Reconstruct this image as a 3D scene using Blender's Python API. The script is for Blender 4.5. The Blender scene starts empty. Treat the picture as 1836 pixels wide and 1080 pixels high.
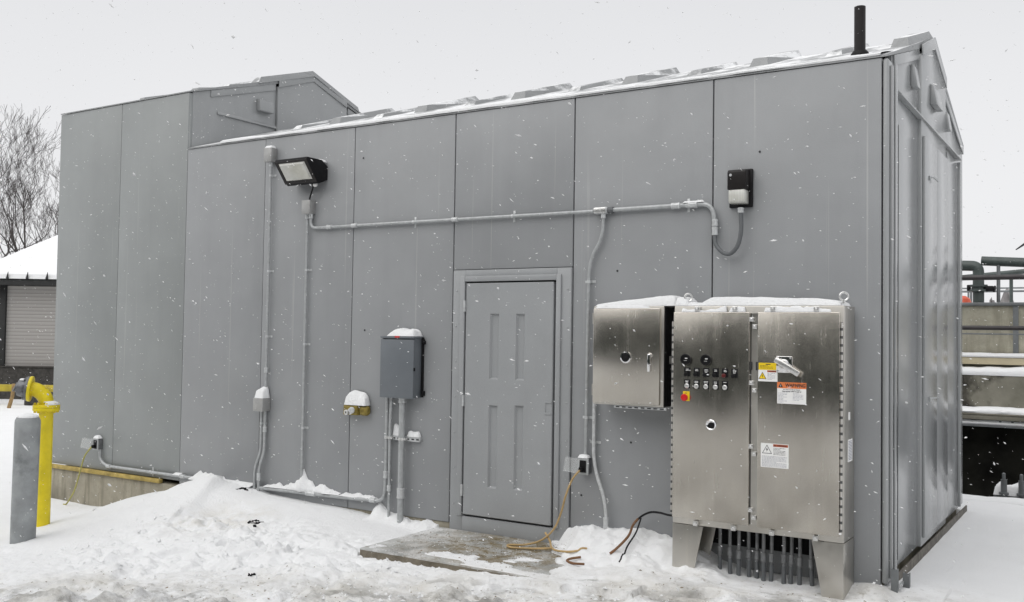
import bpy, bmesh, math, random
import numpy as np
from mathutils import Vector, Matrix
rnd = random.Random(7)
R = math.radians
scn = bpy.context.scene
COL = scn.collection

# ------------------------------------------------------------------ ground
#GROUND-BEGIN
def _hash(i, j, s):
    n = (i.astype(np.int64)*374761393 + j.astype(np.int64)*668265263 + s*1442695041) & 0x7fffffff
    n = ((n ^ (n >> 13))*1274126177) & 0x7fffffff
    n = (n ^ (n >> 16)) & 0xffff
    return n/65535.0
def vnoise(x, y, s=0):
    i = np.floor(x); j = np.floor(y); fx = x-i; fy = y-j
    fx = fx*fx*fx*(fx*(fx*6-15)+10); fy = fy*fy*fy*(fy*(fy*6-15)+10)
    a = _hash(i, j, s); b = _hash(i+1, j, s); c = _hash(i, j+1, s); d = _hash(i+1, j+1, s)
    return (a+(b-a)*fx)*(1-fy)+(c+(d-c)*fx)*fy
def fbm(x, y, s=0, o=4, g=.5):
    t = 0; a = 1; n = 0
    for k in range(o):
        ca, sa = math.cos(k*1.1), math.sin(k*1.1)
        t = t+a*(vnoise((x*ca-y*sa)*2**k, (x*sa+y*ca)*2**k, s+k*17)-.5); n += a; a *= g
    return t/n
def sstep(a, b, x):
    t = np.clip((x-a)/(b-a), 0, 1); return t*t*(3-2*t)
def gauss(x, y, cx, cy, sx, sy):
    return np.exp(-((x-cx)/sx)**2-((y-cy)/sy)**2)
BOOTS = [(-4.15, -1.42, .5), (-4.55, -1.62, .7), (-4.95, -1.45, .4), (-5.35, -1.75, .6), (-3.35, -1.45, .9), (-2.75, -1.38, 1.2), (-2.45, -1.22, .8), (-1.75, -.92, .4), (-1.42, -1.0, .2), (-1.0, -.85, .5), (-.62, -.80, .1), (-5.75, -1.55, .2), (-4.35, -1.25, 1.0)]
def ground_h(x, y):
    x = np.asarray(x, float); y = np.asarray(y, float)
    base = np.interp(x, [-80, -11, -9, -7.6, -5, -3.8, -1.5, 0, 1, 60], [-.3, -.42, -.43, -.36, -.22, -.165, -.085, -.075, -.085, -.1])
    h = base
    # drifted mound against the wall
    wob = fbm(x*.8, y*.8, 3, 3)*.5
    m = sstep(-8.9, -6.9, x+wob*.5)*(1-sstep(-5.6, -3.7, x))*(1-sstep(.05, 1.55, -y+wob*.6))
    top = np.interp(x, [-9, -8.1, -7.6, -7.2, -7.0, -6.6, -6.3, -6.0, -5.4, -4.8, -4.4, -3.8], [-.42, -.27, -.12, -.04, .05, .085, .06, .0, -.03, -.06, -.1, -.14])
    h = h+np.maximum(top-base, 0)*(1-sstep(.25, 1.7, -y+wob*.7))*sstep(-9, -7.4, x+.1)
    # ploughed ridge in front of the mound
    h = h+.10*gauss(x, y, -5.4, -1.35, 1.5, .42)+.06*gauss(x, y, -6.7, -1.7, .9, .4)
    # wind carved lip
    ax, ay, bx, by = -6.62, -.22, -6.3, -.85
    t = np.clip(((x-ax)*(bx-ax)+(y-ay)*(by-ay))/((bx-ax)**2+(by-ay)**2), 0, 1)
    dx = x-(ax+t*(bx-ax)); dy = y-(ay+t*(by-ay)); side = (dx*(by-ay)-dy*(bx-ax))
    d = np.sqrt(dx*dx+dy*dy)
    h = h+np.where(side < 0, .075*np.exp(-(d/.09)**2), .075*np.exp(-(d/.30)**2))*(1-.5*t)
    h = h-.06*gauss(x, y, -5.95, -.75, .34, .3)
    # heaps either side of the cabinet and at the door jamb
    pile = .215*sstep(-2.66, -2.42, x+.25*fbm(x*5, y*5, 21, 3)+.55*np.minimum(y, 0))*(1-sstep(.06, .55, -y+.25*fbm(x*4, y*4, 23, 3)))*(1-.35*sstep(-1.9, -1.3, x))*(1-sstep(-1.35, -1.0, x)*.9)
    h = h+np.where(y < .3, pile, 0)
    h = h+.05*gauss(x, y, -1.7, -.55, .45, .3)+.05*gauss(x, y, -1.1, -.72, .5, .16)-.02*gauss(x, y, -.75, -.2, .55, .16)
    h = h+.05*gauss(x, y, -.06, -.1, .12, .12)
    # little rim of snow thrown against the wall foot
    rim = np.exp(-(np.clip(-y, 0, 9)/.09)**2)*np.where((x > -4.62) & (x < -3.7), .09+.14*fbm(x*9, y*9, 31, 3), 0)
    h = h+np.where(y < .05, rim, 0)
    # roughness: trodden in the middle, smooth elsewhere
    ins = sstep(-6.9, -5.6, x)*(1-sstep(.3, .9, x))*sstep(.45, 1.3, -y+.8*fbm(x*1.1, y*1.1, 43, 2))*(1-sstep(5, 7, -y))
    ins = np.maximum(ins*.9, .8*sstep(-9, -8, x)*(1-sstep(.3, .9, x))*sstep(1.9, 2.7, -y+.6*fbm(x*1.1, y*1.1, 44, 2)))
    ins = np.maximum(ins, .55*sstep(-2.8, -2.5, x)*(1-sstep(-1.2, -.9, x))*(y > -1.3)*(y < .1))
    ins = ins*(.45+1.1*sstep(-.12, .16, fbm(x*.9, y*.9, 46, 2)))
    lump = np.abs(fbm(x*2.6, y*2.6, 41, 3))*.15+fbm(x*6, y*6, 45, 3)*.085+np.maximum(fbm(x*12, y*12, 49, 2), 0)*.07
    h = h+ins*(lump-.02)+fbm(x*.9, y*.9, 51, 3)*.03+fbm(x*3, y*3, 55, 3)*.012
    h = h+fbm(x*24, y*24, 57, 2)*(.004+.014*ins)+fbm(x*52, y*52, 58, 2)*(.0015+.010*ins)
    # boot prints beaten into the soft snow
    for (fx, fy, fa) in BOOTS:
        dx = x-fx; dy = y-fy; a = dx*math.cos(fa)+dy*math.sin(fa); c_ = -dx*math.sin(fa)+dy*math.cos(fa)
        q = np.sqrt((a/.155)**2+(c_/.062)**2)
        h = h-.042*(1-sstep(.75, 1.05, q))+.016*np.exp(-((q-1.3)/.22)**2)
    # trodden road along the bottom of the view
    road = sstep(-.25, .4, -(y-.5*x)+.5*fbm(x*1.3, y*1.3, 61, 3))*(x < .4)*(y > -9)*(y < .2)
    h = h-road*.035+road*np.maximum(fbm(x*9+y*3, y*16-x*6, 63, 3), -.1)*.018
    # concrete landing keeps the snow off
    ed = .05*fbm(x*6, y*6, 71, 3)
    sl = sstep(-3.90, -3.84, x)*(1-sstep(1.09, 1.15, -y))*(1-sstep(-2.72, -2.52, x+.45*fbm(x*3, y*3, 73, 3)+.62*np.minimum(y, 0)))*(y < .2)
    lay = (x > -2.7) & (x < -1.4) & (y > -1.12) & (y < .02) & (sl <= .5)
    h = np.where(lay, np.maximum(h, -.078+.05*fbm(x*5, y*5, 75, 4)+.012), h)
    h = np.where(sl > .5, np.minimum(h, -.125+0*h), h)
    # slush lapping over the front edge of the landing
    lap = (fbm(x*2.3, y*4.5, 77, 4)+.22*sstep(-.62, -1.12, y)+.16*sstep(-3.3, -2.4, x) > .295) & (x > -3.8) & (x < -1.9) & (y < -.5) & (y > -1.22)
    h = np.where(lap, np.maximum(h, -.076+.02*np.abs(fbm(x*9, y*9, 79, 3))), h)
    fr = gauss(x, y*0, -3.86, 0, .5, 1)*np.where((y < -1.12) & (y > -1.6), 1, 0)
    h = np.where((x > -4.3) & (x < -2.2) & (y < -1.1) & (y > -1.5), np.minimum(h, np.interp(x, [-4.3, -3.9, -3.2, -2.6, -2.2], [-.12, -.15, -.12, -.105, -.085])+ed*.5), h)
    # under the cabinet
    h = np.where((x > -1.22) & (x < -.36) & (y > -.33) & (y < 0), np.minimum(h, -.03), h)
    # sunken channel behind the building on the right
    h = np.where((y > 4.64) & (y < 12) & (x > -6), -1.7, h)
    return h
#GROUND-END

# ------------------------------------------------------------------ materials
def nd(nt, t, **k):
    n = nt.nodes.new(t)
    for a, v in k.items():
        if a in ('ins',):
            for i, val in v.items(): n.inputs[i].default_value = val
        else: setattr(n, a, v)
    return n
def ramp(nt, fac, stops):
    r = nd(nt, 'ShaderNodeValToRGB'); e = r.color_ramp.elements
    while len(e) < len(stops): e.new(.5)
    for el, (p, c) in zip(e, stops):
        el.position = p; el.color = (c, c, c, 1) if not isinstance(c, tuple) else (*c, 1)
    nt.links.new(fac, r.inputs[0]); return r.outputs[0]
def noise(nt, co, scale=5, detail=4, rough=.55, sx=None, dist=0):
    if sx:
        mp = nd(nt, 'ShaderNodeMapping'); mp.inputs['Scale'].default_value = sx
        nt.links.new(co, mp.inputs[0]); co = mp.outputs[0]
    n = nd(nt, 'ShaderNodeTexNoise'); n.inputs['Scale'].default_value = scale; n.inputs['Detail'].default_value = detail
    n.inputs['Roughness'].default_value = rough; n.inputs['Distortion'].default_value = dist
    nt.links.new(co, n.inputs['Vector']); return n.outputs['Fac']
def mixc(nt, fac, a, b, mode='MIX'):
    m = nd(nt, 'ShaderNodeMix', data_type='RGBA', blend_type=mode)
    for s, v in ((0, fac), (6, a), (7, b)):
        if isinstance(v, (int, float)): m.inputs[s].default_value = v if s == 0 else (v, v, v, 1)
        elif isinstance(v, tuple): m.inputs[s].default_value = (*v, 1)
        else: nt.links.new(v, m.inputs[s])
    return m.outputs[2]
def newmat(name):
    m = bpy.data.materials.new(name); m.use_nodes = True; nt = m.node_tree
    b = nt.nodes['Principled BSDF']; g = nd(nt, 'ShaderNodeNewGeometry')
    return m, nt, b, g.outputs['Position']
def bump(nt, b, h, dist=.01, st=.5):
    n = nd(nt, 'ShaderNodeBump'); n.inputs['Strength'].default_value = st; n.inputs['Distance'].default_value = dist
    nt.links.new(h, n.inputs['Height']); nt.links.new(n.outputs[0], b.inputs['Normal'])
def simple(name, col, rough=.5, metal=0., var=.12, scale=9, bmp=0., spec=.5, dark=None, thr=(.55, .72)):
    """plain painted / plastic / metal surface with mottling, and optional darker grime blotches"""
    m, nt, b, P = newmat(name)
    n = noise(nt, P, scale, 5)
    lo = tuple(c*(1-var) for c in col); hi = tuple(min(1, c*(1+var)) for c in col)
    c = ramp(nt, n, [(.3, lo), (.7, hi)])
    if dark:
        c = mixc(nt, ramp(nt, noise(nt, P, scale*.6, 6, .65), [(thr[0], 0.), (thr[1], .8)]), c, dark)
    nt.links.new(c, b.inputs['Base Color']); b.inputs['Roughness'].default_value = rough
    b.inputs['Metallic'].default_value = metal; b.inputs['Specular IOR Level'].default_value = spec
    nt.links.new(ramp(nt, noise(nt, P, scale*2.3, 4), [(.3, rough*.85), (.7, min(1, rough*1.15))]), b.inputs['Roughness'])
    if bmp: bump(nt, b, noise(nt, P, scale*6, 4), bmp)
    return m
def wall_mat(name, col, rough, streak=1., wav=.3):
    m, nt, b, P = newmat(name)
    c = ramp(nt, noise(nt, P, 1.3, 5), [(.3, tuple(x*.93 for x in col)), (.7, tuple(x*1.06 for x in col))])
    f = ramp(nt, noise(nt, P, 210, 3, .7), [(.25, .90), (.75, 1.09)])
    c = mixc(nt, 1., c, f, 'MULTIPLY')
    # pale run marks that start at the eave and die out down the sheet
    st = ramp(nt, noise(nt, P, 1, 2, .5, (24, 24, .22)), [(.675, 0.), (.715, 1.)])
    sp = nd(nt, 'ShaderNodeSeparateXYZ'); nt.links.new(P, sp.inputs[0])
    mr = nd(nt, 'ShaderNodeMapRange'); nt.links.new(sp.outputs[2], mr.inputs[0])
    mr.inputs[1].default_value = .3; mr.inputs[2].default_value = 3.9; mr.inputs[3].default_value = .05; mr.inputs[4].default_value = .30*streak
    k = nd(nt, 'ShaderNodeMath', operation='MULTIPLY'); nt.links.new(st, k.inputs[0]); nt.links.new(mr.outputs[0], k.inputs[1])
    c = mixc(nt, k.outputs[0], c, (.62, .61, .59))
    # faint grime towards broad areas
    g = ramp(nt, noise(nt, P, 1, 5, .6, (5, 5, .5)), [(.5, 0.), (.8, .22)])
    c = mixc(nt, g, c, tuple(x*.72 for x in col))
    nt.links.new(c, b.inputs['Base Color'])
    nt.links.new(ramp(nt, noise(nt, P, 4, 5), [(.3, rough*.85), (.7, rough*1.2)]), b.inputs['Roughness'])
    n1 = nd(nt, 'ShaderNodeBump'); n1.inputs['Strength'].default_value = wav; n1.inputs['Distance'].default_value = .03
    nt.links.new(noise(nt, P, 1.6, 2, .5), n1.inputs['Height'])
    n2 = nd(nt, 'ShaderNodeBump'); n2.inputs['Strength'].default_value = .35; n2.inputs['Distance'].default_value = .0025
    nt.links.new(noise(nt, P, 95, 4, .6), n2.inputs['Height']); nt.links.new(n1.outputs[0], n2.inputs['Normal']); nt.links.new(n2.outputs[0], b.inputs['Normal'])
    return m
def snow_mat(name, dirt=False, col=(.885, .895, .905)):
    m, nt, b, P = newmat(name)
    c = ramp(nt, noise(nt, P, 2.2, 5), [(.3, tuple(x*.965 for x in col)), (.7, col)])
    if dirt:
        sp = nd(nt, 'ShaderNodeSeparateXYZ'); nt.links.new(P, sp.inputs[0])
        def rng(sock, a, b_, lo=0., hi=1.):
            mr = nd(nt, 'ShaderNodeMapRange', interpolation_type='SMOOTHSTEP'); nt.links.new(sock, mr.inputs[0])
            for i, v in enumerate((a, b_, lo, hi)): mr.inputs[i+1].default_value = v
            return mr.outputs[0]
        def mul(a, b_):
            q = nd(nt, 'ShaderNodeMath', operation='MULTIPLY'); nt.links.new(a, q.inputs[0]); nt.links.new(b_, q.inputs[1]); return q.outputs[0]
        xm = mul(rng(sp.outputs[0], -9.5, -7.5), rng(sp.outputs[0], .9, -.2))
        # combine y with x so that the trodden strip follows the road
        ad = nd(nt, 'ShaderNodeMath', operation='MULTIPLY_ADD'); nt.links.new(sp.outputs[0], ad.inputs[0]); ad.inputs[1].default_value = -.5; nt.links.new(sp.outputs[1], ad.inputs[2])
        band = mul(rng(ad.outputs[0], .55, -.30), xm)
        pale = mul(band, ramp(nt, noise(nt, P, 2.6, 7, .62), [(.42, 0.), (.66, .75)]))
        c = mixc(nt, pale, c, (.60, .58, .53))
        grit = mul(band, ramp(nt, noise(nt, P, 15, 6, .7), [(.56, 0.), (.72, .9)]))
        c = mixc(nt, grit, c, (.30, .275, .23))
        deep = mul(rng(ad.outputs[0], .12, -.42), xm)
        slush = mul(deep, ramp(nt, noise(nt, P, 2.3, 8, .70, (1, 1.6, 1)), [(.45, 0.), (.62, .75)]))
        c = mixc(nt, slush, c, (.22, .215, .20))
        # tan stain on the scooped face of the heap
        pit = nd(nt, 'ShaderNodeVectorMath', operation='DISTANCE'); nt.links.new(P, pit.inputs[0]); pit.inputs[1].default_value = (-5.75, -.95, -.1)
        pm = mul(rng(pit.outputs['Value'], .75, .15), ramp(nt, noise(nt, P, 6, 5, .6), [(.4, 0.), (.65, .55)]))
        c = mixc(nt, pm, c, (.66, .63, .56))
    nt.links.new(c, b.inputs['Base Color']); b.inputs['Roughness'].default_value = .75
    b.inputs['Specular IOR Level'].default_value = .25
    bump(nt, b, noise(nt, P, 55, 8, .75), .02, .75)
    return m
def steel_mat(name, col=(.57, .54, .49), rough=.21):
    m, nt, b, P = newmat(name)
    br = noise(nt, P, 1, 3, .6, (160, 160, 2.2))
    bl = noise(nt, P, 2.4, 6, .6)
    c = ramp(nt, bl, [(.28, tuple(x*.86 for x in col)), (.72, tuple(x*1.06 for x in col))])
    run = ramp(nt, noise(nt, P, 1, 4, .55, (13, 13, .55)), [(.52, 0.), (.78, .40)])
    c = mixc(nt, run, c, (.72, .68, .61))
    nt.links.new(c, b.inputs['Base Color']); b.inputs['Metallic'].default_value = 1
    rr = ramp(nt, bl, [(.3, rough*.85), (.7, rough*1.3)])
    rr = mixc(nt, run, rr, .34)
    rr = mixc(nt, ramp(nt, noise(nt, P, 8, 6, .7, (1, 1, .6), .8), [(.50, 0.), (.70, .7)]), rr, .27)
    rr = mixc(nt, ramp(nt, noise(nt, P, 1, 4, .6, (60, 60, 4)), [(.60, 0.), (.74, .6)]), rr, .33)
    nt.links.new(rr, b.inputs['Roughness'])
    bump(nt, b, br, .0012, .25)
    return m
def concrete_mat(name, col, stain=(.10, .10, .075), amt=.7, drip=True):
    m, nt, b, P = newmat(name)
    c = ramp(nt, noise(nt, P, 3, 7, .65), [(.3, tuple(x*.75 for x in col)), (.7, tuple(x*1.2 for x in col))])
    if drip:
        d = ramp(nt, noise(nt, P, 1, 5, .6, (7, 7, .9)), [(.48, 0.), (.72, amt)])
        c = mixc(nt, d, c, stain)
    c = mixc(nt, ramp(nt, noise(nt, P, 34, 4, .7), [(.55, 0.), (.75, .5)]), c, tuple(x*.5 for x in col))
    nt.links.new(c, b.inputs['Base Color']); b.inputs['Roughness'].default_value = .85
    bump(nt, b, noise(nt, P, 45, 6, .7), .008, .6)
    return m
M = {}
M['wall'] = wall_mat('grey gelcoat', (.280, .289, .298), .38); M['wallb'] = wall_mat('grey gelcoat tall', (.268, .283, .283), .40)
M['endwall'] = wall_mat('grey gelcoat end', (.31, .32, .325), .16, .15, .10)
M['door'] = wall_mat('door gelcoat', (.312, .323, .332), .34, .1)
M['groove'] = simple('dark joint', (.035, .036, .038), .8)
M['snow'] = snow_mat('snow'); M['ground'] = snow_mat('ground snow', True)
M['flake'] = snow_mat('flake', False, (.93, .935, .94))
M['steel'] = steel_mat('brushed stainless')
M['steel2'] = steel_mat('stainless trim', (.58, .56, .52), .32)
M['stub'] = simple('dark galvanised stub', (.20, .205, .21), .45, .4, .25, 20); M['galv'] = simple('galvanised', (.56, .575, .58), .38, .35, .16, 30)
M['galvd'] = simple('dull conduit', (.40, .415, .42), .42, .3, .15, 24)
M['alu'] = simple('cast box', (.40, .40, .395), .5, .5, .1, 20)
M['zinc'] = simple('bright zinc', (.75, .75, .74), .3, .9, .1, 30)
M['chrome'] = simple('chrome', (.85, .85, .86), .12, 1, .05, 20)
M['black'] = simple('black plastic', (.007, .007, .008), .5, 0, .2, 12, .0, .22)
M['blackm'] = simple('black matte', (.006, .006, .007), .7, 0, .2, 12, .0, .2)
M['bronze'] = simple('dark bronze paint', (.012, .010, .010), .45, 0, .2, 12, .0, .3)
M['greybox'] = simple('slate grey enamel', (.135, .150, .166), .38, 0, .05, 6)
M['flex'] = simple('liquidtight jacket', (.105, .112, .118), .5, 0, .1, 18)
M['conc'] = concrete_mat('foundation concrete', (.33, .305, .24), (.085, .075, .045), .85)
M['concl'] = concrete_mat('tank concrete', (.33, .315, .25), (.12, .11, .075), .6)
M['concw'] = concrete_mat('stained tank concrete', (.19, .18, .145), (.012, .011, .009), .0, False)
M['shadewall'] = simple('black painted-shade wall', (.009, .009, .007), .8, 0, .7, 3, .0, .1)  # near-black colour paints in the deep shade of the recess under the walkway
M['foam'] = simple('yellowed sill board', (.40, .30, .09), .8, 0, .35, 14, .004)
M['yellow'] = simple('yellow enamel', (.72, .58, .014), .45, 0, .14, 7, .0, .4, (.20, .11, .03), (.64, .70))
M['yellowd'] = simple('faded yellow', (.42, .33, .03), .6, 0, .3, 5); M['ygrey'] = simple('cap grey', (.16, .165, .175), .45, .3, .25, 22)
M['bollard'] = simple('weathered grey post', (.285, .30, .305), .6, 0, .22, 7, .003, .4, (.12, .13, .135), (.56, .74))
M['brass'] = simple('olive brass', (.25, .19, .04), .5, .25, .35, 30)
M['tan'] = simple('tan cord', (.42, .29, .13), .6, 0, .2, 14)
M['cordend'] = simple('cord brown', (.16, .075, .03), .6, 0, .2, 14)
M['ygcord'] = simple('green yellow cord', (.36, .34, .10), .6, 0, .25, 14)
M['white'] = simple('label white', (.80, .80, .79), .45, 0, .03, 20)
M['orange'] = simple('label orange', (.72, .20, .06), .45, 0, .04, 20)
M['redor'] = simple('label red orange', (.42, .09, .03), .45, 0, .06, 20)
M['lyellow'] = simple('label yellow', (.82, .58, .01), .45, 0, .04, 20)
M['ink'] = simple('ink', (.02, .02, .025), .6)
M['inkg'] = simple('ink grey', (.30, .31, .36), .6)
M['red'] = simple('red mushroom', (.55, .012, .012), .35)
M['dred'] = simple('dull red knob', (.10, .010, .010), .35)
M['plate'] = simple('grey plate', (.35, .35, .34), .5)
M['green'] = simple('green pipe paint', (.048, .062, .058), .45, 0, .25, 9)
M['brown'] = simple('dark brown pipe', (.030, .026, .027), .45, 0, .25, 9)
M['rail'] = simple('rail grey', (.16, .17, .175), .5, .3, .2, 9)
M['beige'] = simple('beige beam', (.50, .44, .30), .5, 0, .1, 5)
M['orangeb'] = simple('orange plastic', (.70, .12, .06), .5)
M['bark'] = simple('bark', (.055, .047, .042), .9, 0, .3, 18)
M['twig'] = simple('twig', (.060, .052, .050), .9, 0, .3, 18)
M['eave'] = simple('dark fascia', (.018, .019, .019), .6)
M['basewall'] = simple('dark masonry base', (.045, .042, .038), .8, 0, .5, 12)
M['sill'] = simple('dirty sill', (.13, .12, .105), .8, 0, .5, 16); M['wood'] = simple('weathered stake', (.30, .20, .09), .8, 0, .3, 12)
M['pine'] = simple('dark needles', (.020, .028, .020), .9, 0, .4, 3)
M['fartree'] = simple('far bare wood', (.22, .21, .21), .9, 0, .2, .6)

def lens_mat():
    m, nt, b, P = newmat('prismatic lamp glass')
    w = nd(nt, 'ShaderNodeTexWave', wave_type='BANDS', bands_direction='X'); w.inputs['Scale'].default_value = 26; w.inputs['Distortion'].default_value = .6
    nt.links.new(P, w.inputs['Vector'])
    c = ramp(nt, noise(nt, P, 7, 4), [(.3, (.60, .60, .54)), (.7, (.82, .82, .78))])
    c = mixc(nt, .18, c, w.outputs['Color'], 'MULTIPLY')
    nt.links.new(c, b.inputs['Base Color']); b.inputs['Roughness'].default_value = .12
    b.inputs['Transmission Weight'].default_value = .15; b.inputs['Coat Weight'].default_value = .6
    bump(nt, b, w.outputs['Fac'], .004, .35)
    return m
M['lens'] = lens_mat()
def clear_mat():
    m, nt, b, P = newmat('clear flap plastic')
    b.inputs['Base Color'].default_value = (.85, .87, .87, 1); b.inputs['Roughness'].default_value = .2
    b.inputs['Alpha'].default_value = .18
    return m
M['clear'] = clear_mat()
def slab_mat():
    m, nt, b, P = newmat('icy concrete landing')
    c = ramp(nt, noise(nt, P, 2.5, 6, .6), [(.3, (.25, .25, .235)), (.7, (.56, .57, .56))])
    # trodden-in straw coloured grit near the sill
    d = nd(nt, 'ShaderNodeVectorMath', operation='DISTANCE'); nt.links.new(P, d.inputs[0]); d.inputs[1].default_value = (-2.82, -.42, -.08)
    mr = nd(nt, 'ShaderNodeMapRange', interpolation_type='SMOOTHSTEP'); nt.links.new(d.outputs['Value'], mr.inputs[0])
    mr.inputs[1].default_value = 1.3; mr.inputs[2].default_value = .25
    k = nd(nt, 'ShaderNodeMath', operation='MULTIPLY'); nt.links.new(mr.outputs[0], k.inputs[0])
    nt.links.new(ramp(nt, noise(nt, P, 9, 7, .7), [(.40, 0.), (.58, 1.)]), k.inputs[1])
    stain = k.outputs[0]
    sn = ramp(nt, noise(nt, P, 4.5, 9, .78), [(.475, 0.), (.57, .95)])
    c = mixc(nt, sn, c, (.82, .83, .84))
    c = mixc(nt, stain, c, (.17, .128, .058))
    gr = ramp(nt, noise(nt, P, 18, 8, .75), [(.53, 0.), (.64, .8)])
    c = mixc(nt, gr, c, (.16, .14, .10))
    sp = nd(nt, 'ShaderNodeSeparateXYZ'); nt.links.new(P, sp.inputs[0])
    ed = nd(nt, 'ShaderNodeMath', operation='LESS_THAN'); nt.links.new(sp.outputs[2], ed.inputs[0]); ed.inputs[1].default_value = -.092
    c = mixc(nt, ed.outputs[0], c, ramp(nt, noise(nt, P, 8, 6, .7), [(.3, (.10, .085, .06)), (.7, (.23, .20, .15))]))
    nt.links.new(c, b.inputs['Base Color'])
    nt.links.new(ramp(nt, noise(nt, P, 3, 4), [(.4, .25), (.6, .75)]), b.inputs['Roughness'])
    bump(nt, b, noise(nt, P, 30, 7, .7), .018, .7)
    return m
M['slab'] = slab_mat()
def roof_mat():
    m, nt, b, P = newmat('snow dusted roof')
    s = ramp(nt, noise(nt, P, 3.0, 7, .68, (1, .55, 1)), [(.44, 0.), (.56, 1.)])
    sp = nd(nt, 'ShaderNodeSeparateXYZ'); nt.links.new(P, sp.inputs[0])
    gn = nd(nt, 'ShaderNodeNewGeometry'); sn_ = nd(nt, 'ShaderNodeSeparateXYZ'); nt.links.new(gn.outputs['Normal'], sn_.inputs[0])
    up = nd(nt, 'ShaderNodeMath', operation='GREATER_THAN'); nt.links.new(sn_.outputs[2], up.inputs[0]); up.inputs[1].default_value = .5
    k = nd(nt, 'ShaderNodeMath', operation='MULTIPLY'); nt.links.new(s, k.inputs[0]); nt.links.new(up.outputs[0], k.inputs[1])
    c = mixc(nt, k.outputs[0], (.285, .293, .298), (.84, .85, .86))
    nt.links.new(c, b.inputs['Base Color']); b.inputs['Roughness'].default_value = .5
    bump(nt, b, s, .01, .6); return m
M['roof'] = roof_mat(); M['rib'] = simple('grey rib', (.29, .298, .302), .45, 0, .1, 6)
def hinge_mat():
    m, nt, b, P = newmat('piano hinge'); sp = nd(nt, 'ShaderNodeSeparateXYZ'); nt.links.new(P, sp.inputs[0])
    d = nd(nt, 'ShaderNodeMath', operation='FRACT'); q = nd(nt, 'ShaderNodeMath', operation='DIVIDE'); nt.links.new(sp.outputs[2], q.inputs[0]); q.inputs[1].default_value = .055; nt.links.new(q.outputs[0], d.inputs[0])
    g = nd(nt, 'ShaderNodeMath', operation='GREATER_THAN'); nt.links.new(d.outputs[0], g.inputs[0]); g.inputs[1].default_value = .66
    nt.links.new(mixc(nt, g.outputs[0], (.62, .6, .57), (.07, .07, .07)), b.inputs['Base Color']); b.inputs['Roughness'].default_value = .4
    iv = nd(nt, 'ShaderNodeMath', operation='SUBTRACT'); iv.inputs[0].default_value = 1; nt.links.new(g.outputs[0], iv.inputs[1]); nt.links.new(iv.outputs[0], b.inputs['Metallic'])
    return m
M['hinge'] = hinge_mat()
def siding_mat():
    m, nt, b, P = newmat('ribbed shutter')
    w = nd(nt, 'ShaderNodeTexWave', wave_type='BANDS', bands_direction='Z', wave_profile='SAW'); w.inputs['Scale'].default_value = 3.1; w.inputs['Distortion'].default_value = .05
    nt.links.new(P, w.inputs['Vector'])
    c = ramp(nt, w.outputs['Fac'], [(.0, (.17, .165, .16)), (.18, (.33, .315, .30)), (1., (.40, .385, .37))])
    nt.links.new(c, b.inputs['Base Color']); b.inputs['Roughness'].default_value = .6
    bump(nt, b, w.outputs['Fac'], .03, .5); return m
M['siding'] = siding_mat()
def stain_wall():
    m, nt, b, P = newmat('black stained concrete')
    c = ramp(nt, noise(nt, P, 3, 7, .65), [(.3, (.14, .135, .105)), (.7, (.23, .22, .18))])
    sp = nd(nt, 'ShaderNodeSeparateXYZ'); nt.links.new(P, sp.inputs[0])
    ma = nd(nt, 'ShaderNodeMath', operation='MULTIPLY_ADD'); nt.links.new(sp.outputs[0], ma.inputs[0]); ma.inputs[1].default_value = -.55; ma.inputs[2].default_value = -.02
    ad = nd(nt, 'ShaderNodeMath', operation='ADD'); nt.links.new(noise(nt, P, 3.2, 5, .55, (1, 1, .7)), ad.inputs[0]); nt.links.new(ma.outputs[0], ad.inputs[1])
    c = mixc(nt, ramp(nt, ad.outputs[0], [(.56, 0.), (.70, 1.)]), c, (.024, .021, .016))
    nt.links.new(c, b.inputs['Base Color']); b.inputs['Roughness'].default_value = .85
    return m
M['stain'] = stain_wall()

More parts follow.
